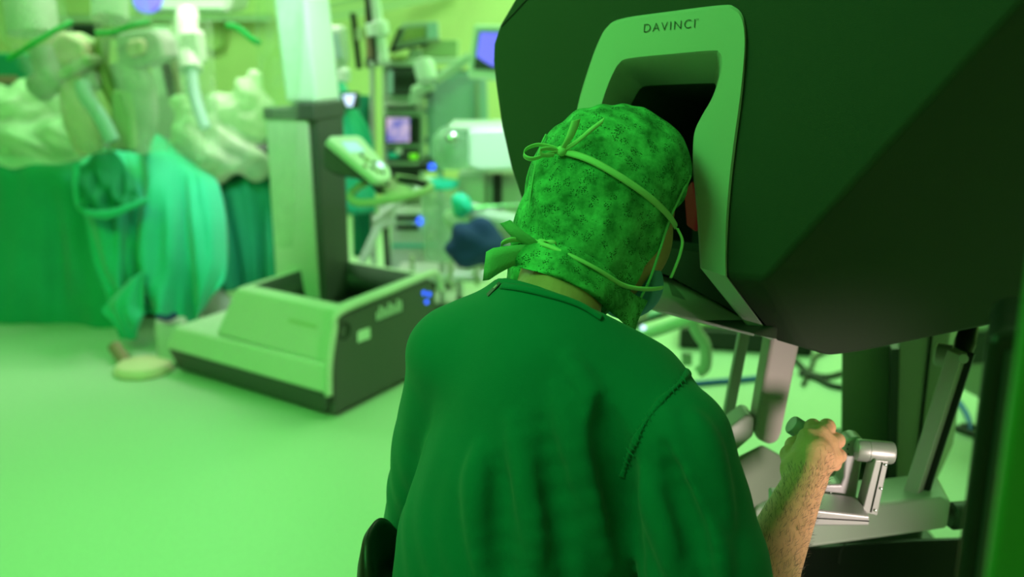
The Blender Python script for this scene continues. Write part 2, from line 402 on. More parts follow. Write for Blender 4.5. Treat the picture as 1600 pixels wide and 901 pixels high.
# ================================================================== surgeon console
PSI = math.radians(42); TI = math.radians(8)
nA = Vector((-math.sin(PSI) * math.cos(TI), -math.cos(PSI) * math.cos(TI), math.sin(TI)))
QA = P(1125, 200, 1.42)
def A(px, py, off=0.0): return hit(px, py, QA, nA, off)
con = thing('surgeon_console', 'large charcoal console with a pale framed viewing opening that the seated person leans into', 'console', (0.75, 1.75, 0.0))
O = [(892, 425), (892, 300), (897, 205), (904, 160), (918, 112), (933, 70), (948, 43), (972, 29), (1050, 17.5), (1128, 8), (1148, 11), (1161, 26), (1166, 60), (1163, 115), (1158, 165), (1150, 225), (1143, 285), (1138, 345), (1136, 395), (1136, 432)]
I = [(930, 425), (930, 300), (934, 215), (941, 170), (950, 140), (960, 117), (969, 103), (984, 95.5), (1050, 89), (1112, 84), (1122, 87), (1126, 97), (1124, 118), (1113, 152), (1096, 182), (1086, 204), (1083, 228), (1083, 268), (1089, 335), (1094, 418)]
Rr = [(958, 425), (958, 300), (962, 215), (975, 185), (985, 165), (994, 148), (1001, 138), (1012, 134), (1050, 132), (1108, 130), (1117, 131), (1119, 139), (1119, 150), (1112, 180), (1106, 205), (1100, 235), (1099, 265), (1101, 300), (1106, 350), (1110, 425)]
# hood : front face with the opening cut out, then facets, then the body going back
k_ = A(1195, 437); m_ = A(1760, -175)
qb = P(1290, 557, 1.47); nB = (k_ - m_).cross(qb - k_).normalized()
def Bp(px, py): return hit(px, py, k_, nB)
Opts = [A(*p) for p in O]
Lout = [A(850, 425), A(833, 365), A(817, 325), A(796, 262), A(781, 196), A(772, 132), A(768, 95), A(769, 68), A(779, 38), A(800, 2), A(835, -55), A(868, -150)]
faceA = Lout + [m_, k_, A(1136, 432)]
hb = MB()
bot = [P(1211, 533, 1.43), P(1256, 547, 1.45)] + [Bp(1290, 557), Bp(1340, 550), Bp(1600, 497), Bp(1800, 455)]
bkv = -nA * 0.42
ringpts = Lout + [m_] + bot[::-1] + [A(1176, 520, -.02), P(1022, 480, 1.62)]
allv = [Vector(p) for p in Lout] + [m_, k_] + Opts[::-1] + bot + [A(1176, 520, -.02), P(1022, 480, 1.62)]
nL = len(Lout); nO = len(Opts)
iM, iK, iO = nL, nL + 1, nL + 2; iB = iO + nO; iC1, iC2 = iB + len(bot), iB + len(bot) + 1
fs = [tuple(range(nL)) + (iM, iK) + tuple(range(iO, iO + nO))]
fs.append((iK, iO, iB, iB + 1)[::-1])
fs.append((iM, iK) + tuple(range(iB + 1, iB + len(bot))))
loop = list(range(nL)) + [iM] + list(range(iB + len(bot) - 1, iB - 1, -1)) + [iC1, iC2]
cen = sum((allv[i] for i in loop), Vector()) / len(loop)
base = len(allv)
for i in loop:
    q = allv[i] + bkv; allv.append(cen + bkv + (q - cen - bkv) * 0.93)
for a in range(len(loop)):
    b = (a + 1) % len(loop); fs.append((loop[a], loop[b], base + b, base + a))
fs.append(tuple(range(base, base + len(loop))))
hood = obj('hood', MB().add(allv, fs), M['hood'], con, bevel=0.009, sharp=28, seg=3)
# seam on the upper left of the hood
obj('seam', MB().tube([A(783, 41, .001), A(802, 22, .001), A(850, -30, .001)], 0.0012, 6), M['black'], hood)
# frame round the opening : rows across the section, columns along the U
def ofs(pts, off): return [A(*p, off) for p in pts]
def lerp2(a, b, t): return [(x0 + (x1 - x0) * t, y0 + (y1 - y0) * t) for (x0, y0), (x1, y1) in zip(a, b)]
rows = [ofs(O, -.02), ofs(O, .004), ofs(lerp2(O, I, .06), .009), ofs(lerp2(O, I, .55), .010), ofs(lerp2(O, I, .93), .009), ofs(I, .004), ofs(lerp2(I, Rr, .35), -.03), ofs(Rr, -.085), ofs(Rr, -.10)]
low = [P(1211, 533, 1.455), P(1211, 533, 1.432), P(1209, 532, 1.428), P(1195, 527, 1.428), P(1179, 521, 1.428), P(1176, 520, 1.434), P(1174, 514, 1.46), P(1172, 500, 1.50), P(1172, 500, 1.52)]
mid = [A(1150, 456, -.015), A(1150, 456, .002), A(1148, 456, .006), A(1130, 451, .006), A(1107, 446, .005), A(1105, 445, .0), A(1110, 445, -.035), A(1120, 440, -.085), A(1120, 440, -.10)]
G = [np.vstack([catmull(r, 110), catmull([r[-1], r[-1].lerp(low[i], .5), low[i]], 14)[1:]]) for i, r in enumerate(rows)]
frame = obj('opening_frame', MB().grid(np.array(G)), M['frame'], con, sharp=32)
# dark recess behind the frame
rc = ofs(Rr, -.095)
rcb = [q - nA * .24 for q in ofs(lerp2(Rr, [(1040, 300)] * len(Rr), .12), -.095)]
g = MB().grid(np.array([catmull(rc, 50), catmull(rcb, 50)]))
n0 = len(g.v); g.add([Vector(p) for p in catmull(rcb, 50)], [tuple(range(50))])
obj('recess_lining', g, M['recess'], con)
# glowing patch in the recess standing in for red light on nose and brow
obj('red_face_glow', MB().prism([A(1068, 300, -.10), A(1080, 283, -.10), A(1090, 325, -.10), A(1086, 362, -.10), A(1072, 352, -.10)], -nA * .01), M['redface'], con, bevel=.003)
# chin panel with vent slots
cq = P(1046, 432, 1.585); cn = (P(1180, 522, 1.44) - cq).cross(P(1018, 481, 1.50) - cq).normalized()
if cn.y > 0: cn = -cn
CH = lambda a, b, o=0.0: hit(a, b, cq, cn, o)
chin = MB().prism([CH(*q) for q in ((1046, 432), (1120, 472), (1166, 500), (1180, 522), (1110, 505), (1018, 481), (1000, 470), (1005, 425))], -cn * .006)
chin = obj('chin_panel', chin, M['frame'], con, bevel=.003)
obj('chin_recess', MB().prism([P(1000, 380, 1.60), P(1100, 395, 1.53), P(1118, 440, 1.51), P(1165, 498, 1.475), P(1120, 471, 1.505), P(1046, 431, 1.55), P(1000, 415, 1.58)], (0.03, .05, .0)), M['darkgrey'], con)
vb = MB()
for i in range(11):
    t = i / 10; a = (1041 + 6 * t + 3, 440 + 23 * t * .8 + 2); L = 7 + 22 * t * (1 - .35 * t)
    vb.tube([CH(a[0], a[1], .0003), CH(a[0] + L, a[1] + L * .36, .0003)], .00055, 6)
obj('vent_slot', vb, M['ink'], chin)
# lettering
cu = bpy.data.curves.new('lettering', 'FONT'); cu.body = 'DAVINCI'; cu.align_x = 'CENTER'; cu.align_y = 'CENTER'; cu.size = 1; cu.space_character = 1.22; cu.extrude = 0.004
cu.offset = -0.012
def put_text(cu, a, b, h, parent, m):
    o = bpy.data.objects.new('lettering_outline', cu); C.objects.link(o); cu.materials.append(m); bpy.context.view_layer.update()
    me = bpy.data.meshes.new_from_object(o.evaluated_get(bpy.context.evaluated_depsgraph_get())); bpy.data.objects.remove(o)
    o = bpy.data.objects.new('lettering', me); C.objects.link(o); bpy.context.view_layer.update()
    x = (b - a); w = x.length; x.normalize(); y = nA.cross(x); d = o.dimensions
    o.parent = parent
    Rm = Matrix((x, y, nA)).transposed().to_4x4()
    S = Matrix.Diagonal((w / d.x, h / d.y, .25 * w / d.x, 1))
    o.matrix_parent_inverse = Matrix.Identity(4); o.matrix_local = Matrix.Translation(((a + b) / 2) - worg(parent)) @ Rm @ S
    ORG[o.name] = (a + b) / 2
    return o
put_text(cu, A(1006, 45, .011), A(1086, 37, .011), .0125, frame, M['ink'])
cu2 = bpy.data.curves.new('trademark', 'FONT'); cu2.body = 'TM'; cu2.align_x = 'CENTER'; cu2.align_y = 'CENTER'; cu2.extrude = 0.004; cu2.offset = -.01
t2 = put_text(cu2, A(1087.5, 31, .011), A(1092, 30.5, .011), .003, frame, M['ink']); t2.name = 'trademark_lettering'
# column behind, with panels
cb = MB().prism([P(1314, 540, 1.98), P(1312, 780, 2.04), P(1398, 780, 2.04), P(1402, 540, 1.98)], (.17, .28, 0))
col = obj('column', cb, M['panelgreen'], con, bevel=.008)
obj('column_cover', MB().prism([P(1404, 520, 1.92), P(1396, 782, 1.97), P(1450, 782, 1.97), P(1486, 510, 1.92)], (.19, .3, 0)), M['armgrey'], con, bevel=.006)
obj('cover_seam', MB().tube([P(1456, 515, 1.915), P(1434, 715, 1.955)], .0035, 6), M['black'], con)
obj('column_edge', MB().prism([P(1393, 545, 1.93), P(1388, 782, 1.97), P(1400, 782, 1.96), P(1405, 545, 1.92)], (.03, .1, 0)), M['darkgrey'], con)
# support strut running down to the armrest beam
s0, s1 = P(1497, 548, 1.62), P(1422, 782, 1.66)
strut = obj('support_strut', MB().bar(s0, s1, .026, .028), M['armgrey'], con, bevel=.003)
obj('rubber_edge', MB().bar(s0 + V(.016, -.002, 0), s1 + V(.016, -.002, 0), .006, .026), M['black'], strut)
obj('pivot_pin', MB().cyl(P(1505, 560, 1.60), P(1505, 560, 1.56), .0085, 20), M['silver'], strut, bevel=.0015)
obj('pivot_fork', MB().tube([P(1498, 565, 1.64), P(1508, 535, 1.66), P(1513, 515, 1.68), P(1500, 490, 1.70)], [.016, .019, .018, .015], 12), M['black'], con)
obj('pivot_sleeve', MB().cyl(P(1462, 553, 1.72), P(1494, 558, 1.70), .022, 22), M['armgrey'], con, bevel=.003)
# armrest beam across the front with end cap
be = MB().prism([P(1180, 795, 1.60), P(1395, 783, 1.62), P(1470, 774, 1.62), P(1487, 783, 1.60), P(1480, 826, 1.60), P(1400, 838, 1.58), P(1180, 868, 1.56)], (.02, .10, .0))
beam = obj('armrest_beam', be, M['armgrey'], con, bevel=.007, seg=3)
obj('beam_end_cap', MB().lathe(P(1481, 806, 1.64), [(.020, 0), (.026, .008), (.026, .045), (.018, .055)], (1, .15, 0)), M['darkgrey'], beam)
# grey padded side panel beyond the arm
obj('armrest_pad', MB().prism([P(1148, 712, 1.62), P(1192, 690, 1.68), P(1290, 745, 1.78), P(1290, 815, 1.70), P(1150, 850, 1.56)], (.01, .06, -.06)), M['pad'], con, bevel=.012, seg=3)
# lower body
lb = MB().prism([P(1120, 905, 1.66), P(1260, 850, 1.72), P(1420, 838, 1.74), P(1520, 835, 1.74), P(1560, 980, 1.60), P(1300, 1010, 1.56), P(1120, 1010, 1.56)], (.02, .10, -.12))
obj('pedal_housing', lb, M['black'], con, bevel=.012)
obj('base_foot', MB().box((.80, 2.05, .06), (.75, .95, .12)), M['darkgrey'], con, bevel=.02)
obj('base_post', MB().box((.85, 2.12, .26), (.20, .26, .50)), M['darkgrey'], con, bevel=.02)
obj('hinge_cord', MB().tube([P(1322, 845, 1.70), P(1313, 862, 1.69), P(1311, 880, 1.68)], .0015, 6, 10), M['black'], con)
# slim post and thick link arm left of the hand
obj('slim_post', MB().bar(P(1165, 505, 1.78), P(1134, 665, 1.78), .020, .020), M['silver'], con, bevel=.002)
la = obj('link_arm', MB().prism([P(1205, 520, 1.66), P(1179, 672, 1.66), P(1184, 688, 1.66), P(1204, 697, 1.66), P(1217, 690, 1.66), P(1222, 678, 1.66), P(1250, 540, 1.66), P(1252, 520, 1.66)], (.0, .055, 0)), M['beige'], con, bevel=.009, seg=3)
obj('link_elbow', MB().prism([P(1140, 668, 1.66), P(1168, 647, 1.66), P(1180, 652, 1.66), P(1178, 682, 1.66), P(1150, 706, 1.66), P(1135, 708, 1.66)], (.0, .06, 0)), M['armgrey'], la, bevel=.007, seg=3)
# hand controller : cylinder hinge, L shaped bracket, rails and screws
hc = obj('controller_bracket', MB().prism([P(1336, 683, 1.44), P(1327, 686, 1.44), P(1321, 694, 1.44), P(1318, 745, 1.44), P(1313, 757, 1.44), P(1275, 757, 1.44), P(1270, 780, 1.44), P(1333, 787, 1.44), P(1338, 780, 1.44), P(1348, 716, 1.44), P(1352, 690, 1.44), P(1346, 684, 1.44)], (.0, .034, 0)), M['silver'], con, bevel=.004, seg=3)
obj('hinge_cylinder', MB().lathe(P(1338, 702, 1.425), [(.006, -.002), (.0165, 0), (.0180, .003), (.0180, .017), (.0172, .0175), (.0172, .0185), (.0180, .019), (.0180, .055), (.0165, .058), (.006, .059)], (1, -.08, -.07), 36), M['silver'], hc, sharp=40)
po = obj('controller_post', MB().prism([P(1368, 718, 1.40), P(1389, 720, 1.40), P(1371, 806, 1.40), P(1347, 800, 1.40)], (.0, .030, 0)), M['silver'], con, bevel=.002)
obj('post_groove', MB().tube([P(1379, 722, 1.3985), P(1361, 800, 1.3985)], .0009, 6), M['black'], po)
rl = obj('controller_rail', MB().prism([P(1215, 790, 1.37), P(1360, 806, 1.37), P(1359, 822, 1.37), P(1215, 822, 1.37)], (.0, .060, 0.004)), M['silver'], con, bevel=.004, seg=3)
obj('rail_groove', MB().tube([P(1215, 806, 1.3685), P(1358, 814, 1.3685)], .0009, 6), M['black'], rl)
for (a, b, y) in ((1384, 726, 1.398), (1377, 763, 1.398), (1368, 797, 1.398)):
    obj('screw', MB().lathe(P(a, b, y), [(.0022, 0), (.0022, .001), (.0012, .0016)], (0, -1, .2), 12), M['steel'], po)
for (a, b) in ((1326, 694), (1324, 701), (1325, 709), (1320, 780), (1298, 770)):
    obj('screw', MB().lathe(P(a, b, 1.438), [(.0014, 0), (.0014, .001), (.0006, .0012)], (0, -1, .2), 10), M['ink'] if b < 720 else M['steel'], hc)
# finger grip held by the right hand
gr = obj('finger_grip', MB().lathe(P(1236, 662, 1.392), [(.004, -.001), (.0135, 0), (.0152, .003), (.0152, .022), (.0120, .024), (.0105, .026), (.0105, .034), (.006, .036)], P(1264, 680, 1.392) - P(1236, 662, 1.392), 30), M['silver'], con, sharp=40)
obj('grip_stem', MB().tube([P(1262, 682, 1.395), P(1285, 700, 1.42), P(1322, 715, 1.45)], .006, 12, 14), M['silver'], gr)

# ================================================================== person
def W3(p): return np.array(p, float)
S_M = V(.055, 1.205, 1.02)                       # between the shoulder joints
YT = math.radians(30); rt = V(math.cos(YT), -math.sin(YT), 0); fw = V(math.sin(YT), math.cos(YT), 0); up = V(0, 0, 1)
def mir(p):
    p = Vector(p); return p - rt * (2 * (p - S_M).dot(rt))
HY = math.radians(54); HT = math.radians(20)
hf = V(math.sin(HY) * math.cos(HT), math.cos(HY) * math.cos(HT), -math.sin(HT)); hr = V(math.cos(HY), -math.sin(HY), 0); hu = hr.cross(hf)
HC = P(957, 310, 1.38)
def hd(f, r, u): return HC + hf * f + hr * r + hu * u
SR = V(.200, 1.103, .965); ER = V(.262, 1.02, .72); WR = P(1258, 750, 1.28)
EL = V(-.118, 1.36, .735); SL = S_M - rt * .150 + V(0, 0, -.01)
def aS(T): return SR if T is ident else SL
def aE(T): return ER if T is ident else EL
R_ = {'w': WR, 'palm': P(1270, 712, 1.312),
      'mi': P(1262, 684, 1.335), 'mm': P(1281, 679, 1.345), 'mr': P(1296, 692, 1.342), 'mp': P(1304, 714, 1.330),
      'i': [P(1270, 667, 1.375), P(1264, 672, 1.398), P(1256, 682, 1.402)],
      'm': [P(1292, 667, 1.385), P(1284, 680, 1.412), P(1270, 692, 1.402)],
      'r': [P(1308, 688, 1.380), P(1301, 703, 1.402), P(1288, 708, 1.388)],
      'p': [P(1311, 712, 1.362), P(1305, 726, 1.378), P(1293, 729, 1.362)],
      't': [P(1240, 732, 1.300), P(1234, 710, 1.335), P(1240, 695, 1.362), P(1252, 685, 1.382)]}
def hand(s, T):
    q = lambda k: T(R_[k])
    w_, pm = q('w'), q('palm')
    s.cone(w_, pm, .0255, .030, .012)
    for k, r in (('mi', .0155), ('mm', .0150), ('mr', .0140), ('mp', .0130)):
        s.cone(w_ + (q(k) - w_) * .25, q(k), .017, r, .010)
    s.cone(T(R_['t'][0]), w_ + (pm - w_) * .3, .018, .022, .015)
    for k, mc, r in (('i', 'mi', .0108), ('m', 'mm', .0110), ('r', 'mr', .0102), ('p', 'mp', .0092)):
        pts = [q(mc)] + [T(x) for x in R_[k]]; rr = [r * 1.18, r * 1.08, r * .95, r * .82]
        for a in range(3): s.cone(pts[a], pts[a + 1], rr[a], rr[a + 1], .0035)
        s.ell(pts[1], [r * 1.15] * 3, k=.004)
    tp = [T(x) for x in R_['t']]; rr = [.017, .0135, .0118, .0095]
    for a in range(3): s.cone(tp[a], tp[a + 1], rr[a], rr[a + 1], .006)
ident = lambda p: Vector(p)
def torso(s, g):
    """g grows (shirt) or shrinks (body)"""
    pel = V(-.03, 1.10, .56)
    s.ell(S_M + V(-.01, -.01, -.12) + fw * .01, [.155 + g, .118 + g, .20 + g], (rt, fw, up), k=.05)
    s.ell(S_M + fw * .035 + V(0, 0, -.02), [.165 + g, .085 + g, .085 + g], (rt, fw, up), k=.06)
    s.ell(S_M - fw * .03 + V(-.045, -.01, -.30), [.160 + g, .118 + g, .20 + g], (rt, fw, up), k=.08)
    s.ell(pel, [.18 + g, .13 + g, .13 + g], (rt, fw, up), k=.08)
def arm(s, T, g):
    a, e = aS(T), aE(T)
    s.cone(S_M + (rt * .03 + V(0, 0, .0) if T is ident else rt * -.03 + V(0, 0, .03)), a, .058 + g, .066 + g, .05)
    s.cone(a, e, .064 + g, .052 + g, .04)
body = SDF(); torso(body, -.022)
NB, NT = S_M + V(-.005, .0, .05), hd(-.055, -.0, -.085)
body.cone(NB, NT, .061, .058, .02)
body.ell(hd(-.01, 0, .02), [.098, .076, .095], (hf, hr, hu), k=.02)
body.ell(hd(.052, 0, -.050), [.068, .064, .080], (hf, hr, hu), k=.03)      # face and jaw
body.ell(hd(.062, 0, -.112), [.028, .030, .024], (hf, hr, hu), k=.025)     # chin
body.cone(hd(.088, 0, .005), hd(.106, 0, -.035), .007, .0115, .012)        # nose
body.ell(hd(.093, 0, -.068), [.010, .024, .010], (hf, hr, hu), k=.010)     # mouth
for sgn in (-1, 1):
    body.ell(hd(.080, .030 * sgn, .002), [.010, .017, .010], (hf, hr, hu), k=.008)
    body.ell(hd(.082, .030 * sgn, .020), [.010, .022, .006], (hf, hr, hu), k=.010)
    body.ell(hd(-.012, .078 * sgn, -.025), [.018, .008, .031], (hf, hr, hu), k=.006)   # ears
for T in (ident, mir):
    arm(body, T, -.018)
    e, wv = aE(T), T(WR)
    body.cone(e, e + (wv - e) * .35, .044, .047, .02)
    body.cone(e + (wv - e) * .35, wv, .047, .029, .02, )
    hand(body, T)
def multi_axis(rngs, fine, coarse, lo, hi):
    out = [lo]
    while out[-1] < hi:
        x = out[-1]; st = fine if any(a - coarse <= x <= b for a, b in rngs) else coarse; out.append(x + st)
    return np.array(out)
hl = [mir(R_['palm'])]
ax_b = [multi_axis([(.35, .50), (-.08, .09)], .0024, .006, -.30, .52), multi_axis([(1.24, 1.46)], .0024, .006, .92, 1.76), multi_axis([(.74, .93)], .0024, .006, .42, 1.40)]
bv, bf = body.mesh(ax_b)
# skin relief : knuckle creases and tendons stay in the material, slight organic noise here
person = thing('person', 'person in teal scrubs and lacy green cap, back turned, hand on a silver grip', 'person', (-.03, 1.10, 0))
bodyo = obj('body', MB().arrays(bv, bf), M['skin'], person, sharp=0, recalc=False)
# arm hair as thin curves on the forearm
hm = MB(); rg = random.Random(4)
ax_f = (WR - ER).normalized(); si = ax_f.cross(V(0, -1, .3)).normalized(); fr = si.cross(ax_f)
cnt = 0
for i in range(1400):
    t = rg.uniform(.18, 1.12); a = rg.uniform(-1.5, 1.5)
    c0 = ER + (WR - ER) * t; d = (-fr if (-fr).y < 0 else fr) * math.cos(a) + si * math.sin(a)
    rad = .07; p = None
    for q in range(60):
        pt = c0 + d * rad
        if body.at(pt) < 0: p = pt; break
        rad -= .0012
    if p is None or rad < .015 or t > 1.0 and a < -.3: continue
    dr = (ax_f * rg.uniform(.5, 1) + si * rg.uniform(-.9, .5) + d * .35).normalized(); L = rg.uniform(.006, .013); sd = dr.cross(d).normalized() * .00016
    p1 = p + dr * L * .5 + d * .0008; p2 = p + dr * L - d * .0005
    hm.add([p - sd, p + sd, p1 + sd, p1 - sd, p2], [(0, 1, 2, 3), (3, 2, 4)])
obj('arm_hair', hm, M['hair'], bodyo, sharp=0, recalc=False)
# scrub top
sh = SDF(); torso(sh, .012)
for T in (ident, mir):
    a, e = aS(T), aE(T)
    k2 = .028
    sh.cone(S_M + (rt * .03 + V(0, 0, .0) if T is ident else rt * -.035 + V(0, .02, .055)), a + V(0, 0, 0 if T is ident else .012), .064, .072, .045)
    sh.cone(a, a + (e - a) * .55, .072, .078, .010)
    sh.cone(a + (e - a) * .55, e + V(0, 0, -.02), .078, .084, .012)
sh.cone(S_M + V(0, 0, .02), NB + (NT - NB) * .42, .082, .073, .05)
nq = [P(770, 430, 1.27), P(850, 449, 1.19), P(985, 515, 1.20)]; nn_ = (nq[1] - nq[0]).cross(nq[2] - nq[0]).normalized()
sh.half(nq[0], nn_ if nn_.z > 0 else -nn_, .006)           # neckline cut
for T in (ident, mir):                                                      # sleeve hem
    e, wv = aE(T), T(WR); d = (wv - e).normalized()
    sh.cone(e + d * .055, e + d * .4, .060, .16, .008, 's')
# fold ridges laid where the photo shows them
def ridge(pts, r, k=.02, s=sh, sink=.3):
    Q = []
    for px, py in pts:
        q = s.march(px, py)
        if q is not None: Q.append(q - s.normal(q) * r * sink)
    return Q
ridges = [([(890, 560), (930, 640), (960, 740), (985, 860), (990, 980)], .006), ([(800, 660), (818, 740), (835, 820), (838, 900)], .004), ([(748, 700), (742, 780), (752, 900)], .003), ([(1045, 650), (1070, 740), (1110, 840), (1130, 900)], .008), ([(1005, 740), (1035, 820), (1050, 900)], .005), ([(1085, 650), (1110, 720), (1140, 820)], .005), ([(870, 610), (900, 690), (930, 790), (955, 880)], .007)]
def taper(Q, r, k, op):
    if len(Q) < 2: return
    C_ = catmull([list(q) for q in Q], 9); n = len(C_)
    for i in range(n - 1):
        f0, f1 = math.sin(PI * (i + .25) / n) ** .7, math.sin(PI * (i + 1.25) / n) ** .7
        sh.cone(C_[i], C_[i + 1], r * f0, r * f1, k * (.35 + .65 * f1), op)
RQ = [(ridge(p, r), r) for p, r in ridges]
gro = [([(940, 630), (958, 700), (978, 790), (1002, 900), (1010, 960)], .013), ([(778, 720), (785, 800), (790, 900), (795, 990)], .003), ([(845, 660), (868, 760), (880, 880), (885, 990)], .004), ([(1040, 700), (1070, 790), (1098, 880), (1120, 990)], .005)]
GQ = [(ridge(p, r, sink=-.35), r) for p, r in gro]
for Q, r in RQ:
    taper(Q, r, .030, 'u')
for Q, r in GQ:
    taper(Q, r, .026, 's')
sv, sf = sh.mesh(axes((-.32, .86, .40), (.44, 1.62, 1.22), .0052))
N = vnormals(sv, sf)
loc = sv - np.array(S_M); u_ = loc @ np.array(rt); z_ = loc[:, 2]; f_ = loc @ np.array(fw)
dis = .0008 * np.sin(u_ * 60 + 3 * np.sin(z_ * 9)) * np.clip(-z_ * 5 - .3, 0, 1) + .0010 * np.sin(u_ * 131 + z_ * 25 + 2 * np.sin(z_ * 30)) * np.clip(-z_ * 5, 0, 1) + .0009 * np.sin(z_ * 50 + u_ * 22 + f_ * 31)
sv = sv + N * dis[:, None]
shirt = obj('scrub_top', MB().arrays(sv, sf), M['scrub'], person, sharp=0, recalc=False)
# ribbons, seams
def ribbon(name, pts, sdf, wd, m, parent, off=.0015, n=50, th=.0009, t0=.6, pinch=0.0):
    pc = catmull(pts, n); Q = []; NN = []
    for px, py in pc:
        q = sdf.march(px, py, t0)
        if q is None: continue
        Q.append(q); NN.append(sdf.normal(q))
    Qa = np.array([list(q) for q in Q]); Na = np.array([list(q) for q in NN])
    for _ in range(3):
        Qa[1:-1] = (Qa[:-2] + 2 * Qa[1:-1] + Qa[2:]) / 4; Na[1:-1] = (Na[:-2] + 2 * Na[1:-1] + Na[2:]) / 4
    T_ = np.gradient(Qa, axis=0); T_ /= np.linalg.norm(T_, axis=1)[:, None] + 1e-9; Na /= np.linalg.norm(Na, axis=1)[:, None]
    Sd = np.cross(T_, Na); Sd /= np.linalg.norm(Sd, axis=1)[:, None]
    ww = wd * .5 * (1 - pinch * np.abs(np.sin(np.linspace(0, 9, len(Qa)))))[:, None]
    G = np.stack([Qa + Na * off + Sd * ww * s + Na * (-.0009 if abs(s) == 1 else .0006) for s in (-1, -.4, .4, 1)])
    return obj(name, MB().grid(G), m, parent, solid=th, sharp=0, recalc=False)
def tubeon(name, pts, sdf, r, m, parent, n=60, off=0.0, t0=.6):
    Q = [sdf.march(px, py, t0) for px, py in catmull(pts, n)]; Q = [q + sdf.normal(q) * off for q in Q if q is not None]
    return obj(name, MB().tube(Q, r, 8), m, parent, sharp=0, recalc=False)
ribbon('shoulder_seam', [(1083, 570), (1062, 598), (1030, 628), (1003, 668), (985, 705), (972, 745)], sh, .011, M['scrub'], shirt, off=.0012, n=70, pinch=.6)
gm = MB()
for px, py in catmull([(1083, 570), (1062, 598), (1030, 628), (1003, 668), (985, 705), (974, 740)], 26):
    L_ = 5 + 4 * random.random(); a0, a1 = sh.march(px - L_ * .75, py - L_ * .75), sh.march(px + L_ * .8, py + L_)
    if a0 and a1: gm.tube([a0, (a0 + a1) / 2 + sh.normal((a0 + a1) / 2) * .0012, a1], [.0004, .0016, .0003], 8, 7)
obj('seam_gathers', gm, M['scrub'], shirt, sharp=0)
ribbon('collar_band', [(784, 446), (815, 450), (850, 458), (885, 468), (912, 479), (940, 497)], sh, .010, M['scrub'], shirt, off=.0012)
tg = sh.march(772, 452)
if tg is not None:
    tn = sh.normal(tg); tx = tn.cross(V(.25, 0, 1)).normalized(); ty = tn.cross(tx)
    tgo = obj('size_tag', MB().box(tg + tn * .001, (.0085, .024, .0012), (tx, ty, tn)), M['darkgrey'], shirt)
    obj('tag_stitch', MB().box(tg + tn * .0018 - ty * .004, (.004, .006, .0006), (tx, ty, tn)), M['beige'], tgo)
# surgical cap
cap = SDF()
cap.ell(hd(.012, 0, .045), [.100, .088, .088], (hf, hr, hu), k=.02)
cap.ell(hd(-.012, 0, .020), [.120, .098, .108], (hf, hr, hu), k=.02)
cap.ell(hd(-.040, 0, -.045), [.092, .090, .115], (hf, hr, hu), k=.04)
cap.ell(hd(.0, .008, -.078), [.086, .090, .105], (hf, hr, hu), k=.03)
cap.cone(hd(-.050, 0, -.08), hd(-.062, .004, -.150), .076, .070, .03)
cap.half(hd(.055, 0, .02), hf * 1.0 - hu * .38, .004)
cap.half(hd(-.06, 0, -.178), -hu * 1.0 + hf * .25, .006)
cv, cf = cap.mesh(axes(np.array(HC) - .20, np.array(HC) + .18, .0030))
N = vnormals(cv, cf); lc = cv - np.array(HC); a1 = lc @ np.array(hf); a2 = lc @ np.array(hr); a3 = lc @ np.array(hu)
nb = lambda fx, fy, fz, ph: np.sin(a1 * fx + ph) * np.sin(a2 * fy + ph * 2) * np.sin(a3 * fz + ph * 3)
dis = .0040 * nb(38, 30, 26, 1.0) + .0030 * np.sin(a3 * 42 + a1 * 34 + 3 * np.sin(a2 * 25)) * np.clip(.6 - a3 * 6, 0, 1) + .0016 * nb(110, 90, 70, .4) + .0014 * np.sin(a1 * 120 + a3 * 90 + 4 * np.sin(a2 * 40))
cv = cv + N * dis[:, None]
capo = obj('surgical_cap', MB().arrays(cv, cf), M['cap'], person, sharp=0, recalc=False)
hs = SDF(); hs.p = cap.p[:4] + []                                          # smooth shape used to lay the ribbons
hs.cone(NB, NT, .062, .056, .03)
ribbon('cap_tie', [(878, 237), (915, 248), (950, 266), (985, 288), (1015, 310), (1040, 334), (1055, 356), (1062, 372)], hs, .0095, M['tie'], capo, off=.004, n=60)
ribbon('mask_strap', [(842, 382), (870, 398), (905, 418), (940, 433), (975, 441), (1005, 444), (1030, 440), (1043, 434)], hs, .0065, M['tie'], capo, off=.015, n=60)
tubeon('cap_seam', [(858, 205), (845, 235), (833, 290), (826, 350)], hs, .0016, M['capband'], capo, off=.002)
tubeon('cap_hem', [(1077, 275), (1062, 305), (1045, 342), (1028, 395), (1012, 440), (990, 482)], hs, .0020, M['capband'], capo, off=.0015)
def loop_ribbon(name, pts, Y, wd, m, parent, n=40, dy=None, wvec=(.25, -.2, 1)):
    """free ribbon in the air : points (px,py[,dY])"""
    pc = catmull([(p[0], p[1], p[2] if len(p) > 2 else 0) for p in pts], n)
    Qa = np.array([list(P(a, b, Y + c)) for a, b, c in pc]); wv = np.array(Vector(wvec).normalized())
    ws = wd if hasattr(wd, '__len__') else [wd, wd]; ww = np.interp(np.linspace(0, 1, n), np.linspace(0, 1, len(ws)), ws)[:, None]
    G = np.stack([Qa + wv * ww * s + np.array([0, -.002 * (1 - abs(2 * s)), 0]) for s in (-.5, -.17, .17, .5)])
    return obj(name, MB().grid(G), m, parent, solid=.0008, sharp=0, recalc=False)
kq = hs.march(877, 236); kY = kq.y - .008
bow = obj('bow_knot', MB().lathe(P(877, 236, kY), [(.002, -.007), (.006, -.004), (.0075, 0), (.006, .005), (.002, .008)], (1, 0, .5), 14), M['tie'], capo, sharp=0)
loop_ribbon('bow_loop', [(877, 236), (858, 240, -.006), (832, 248, -.008), (819, 243, -.004), (822, 233, .002), (840, 226, .004), (862, 229, .002), (877, 235)], kY, [.006, .009, .008, .006], M['tie'], bow, wvec=(.1, -.7, .7))
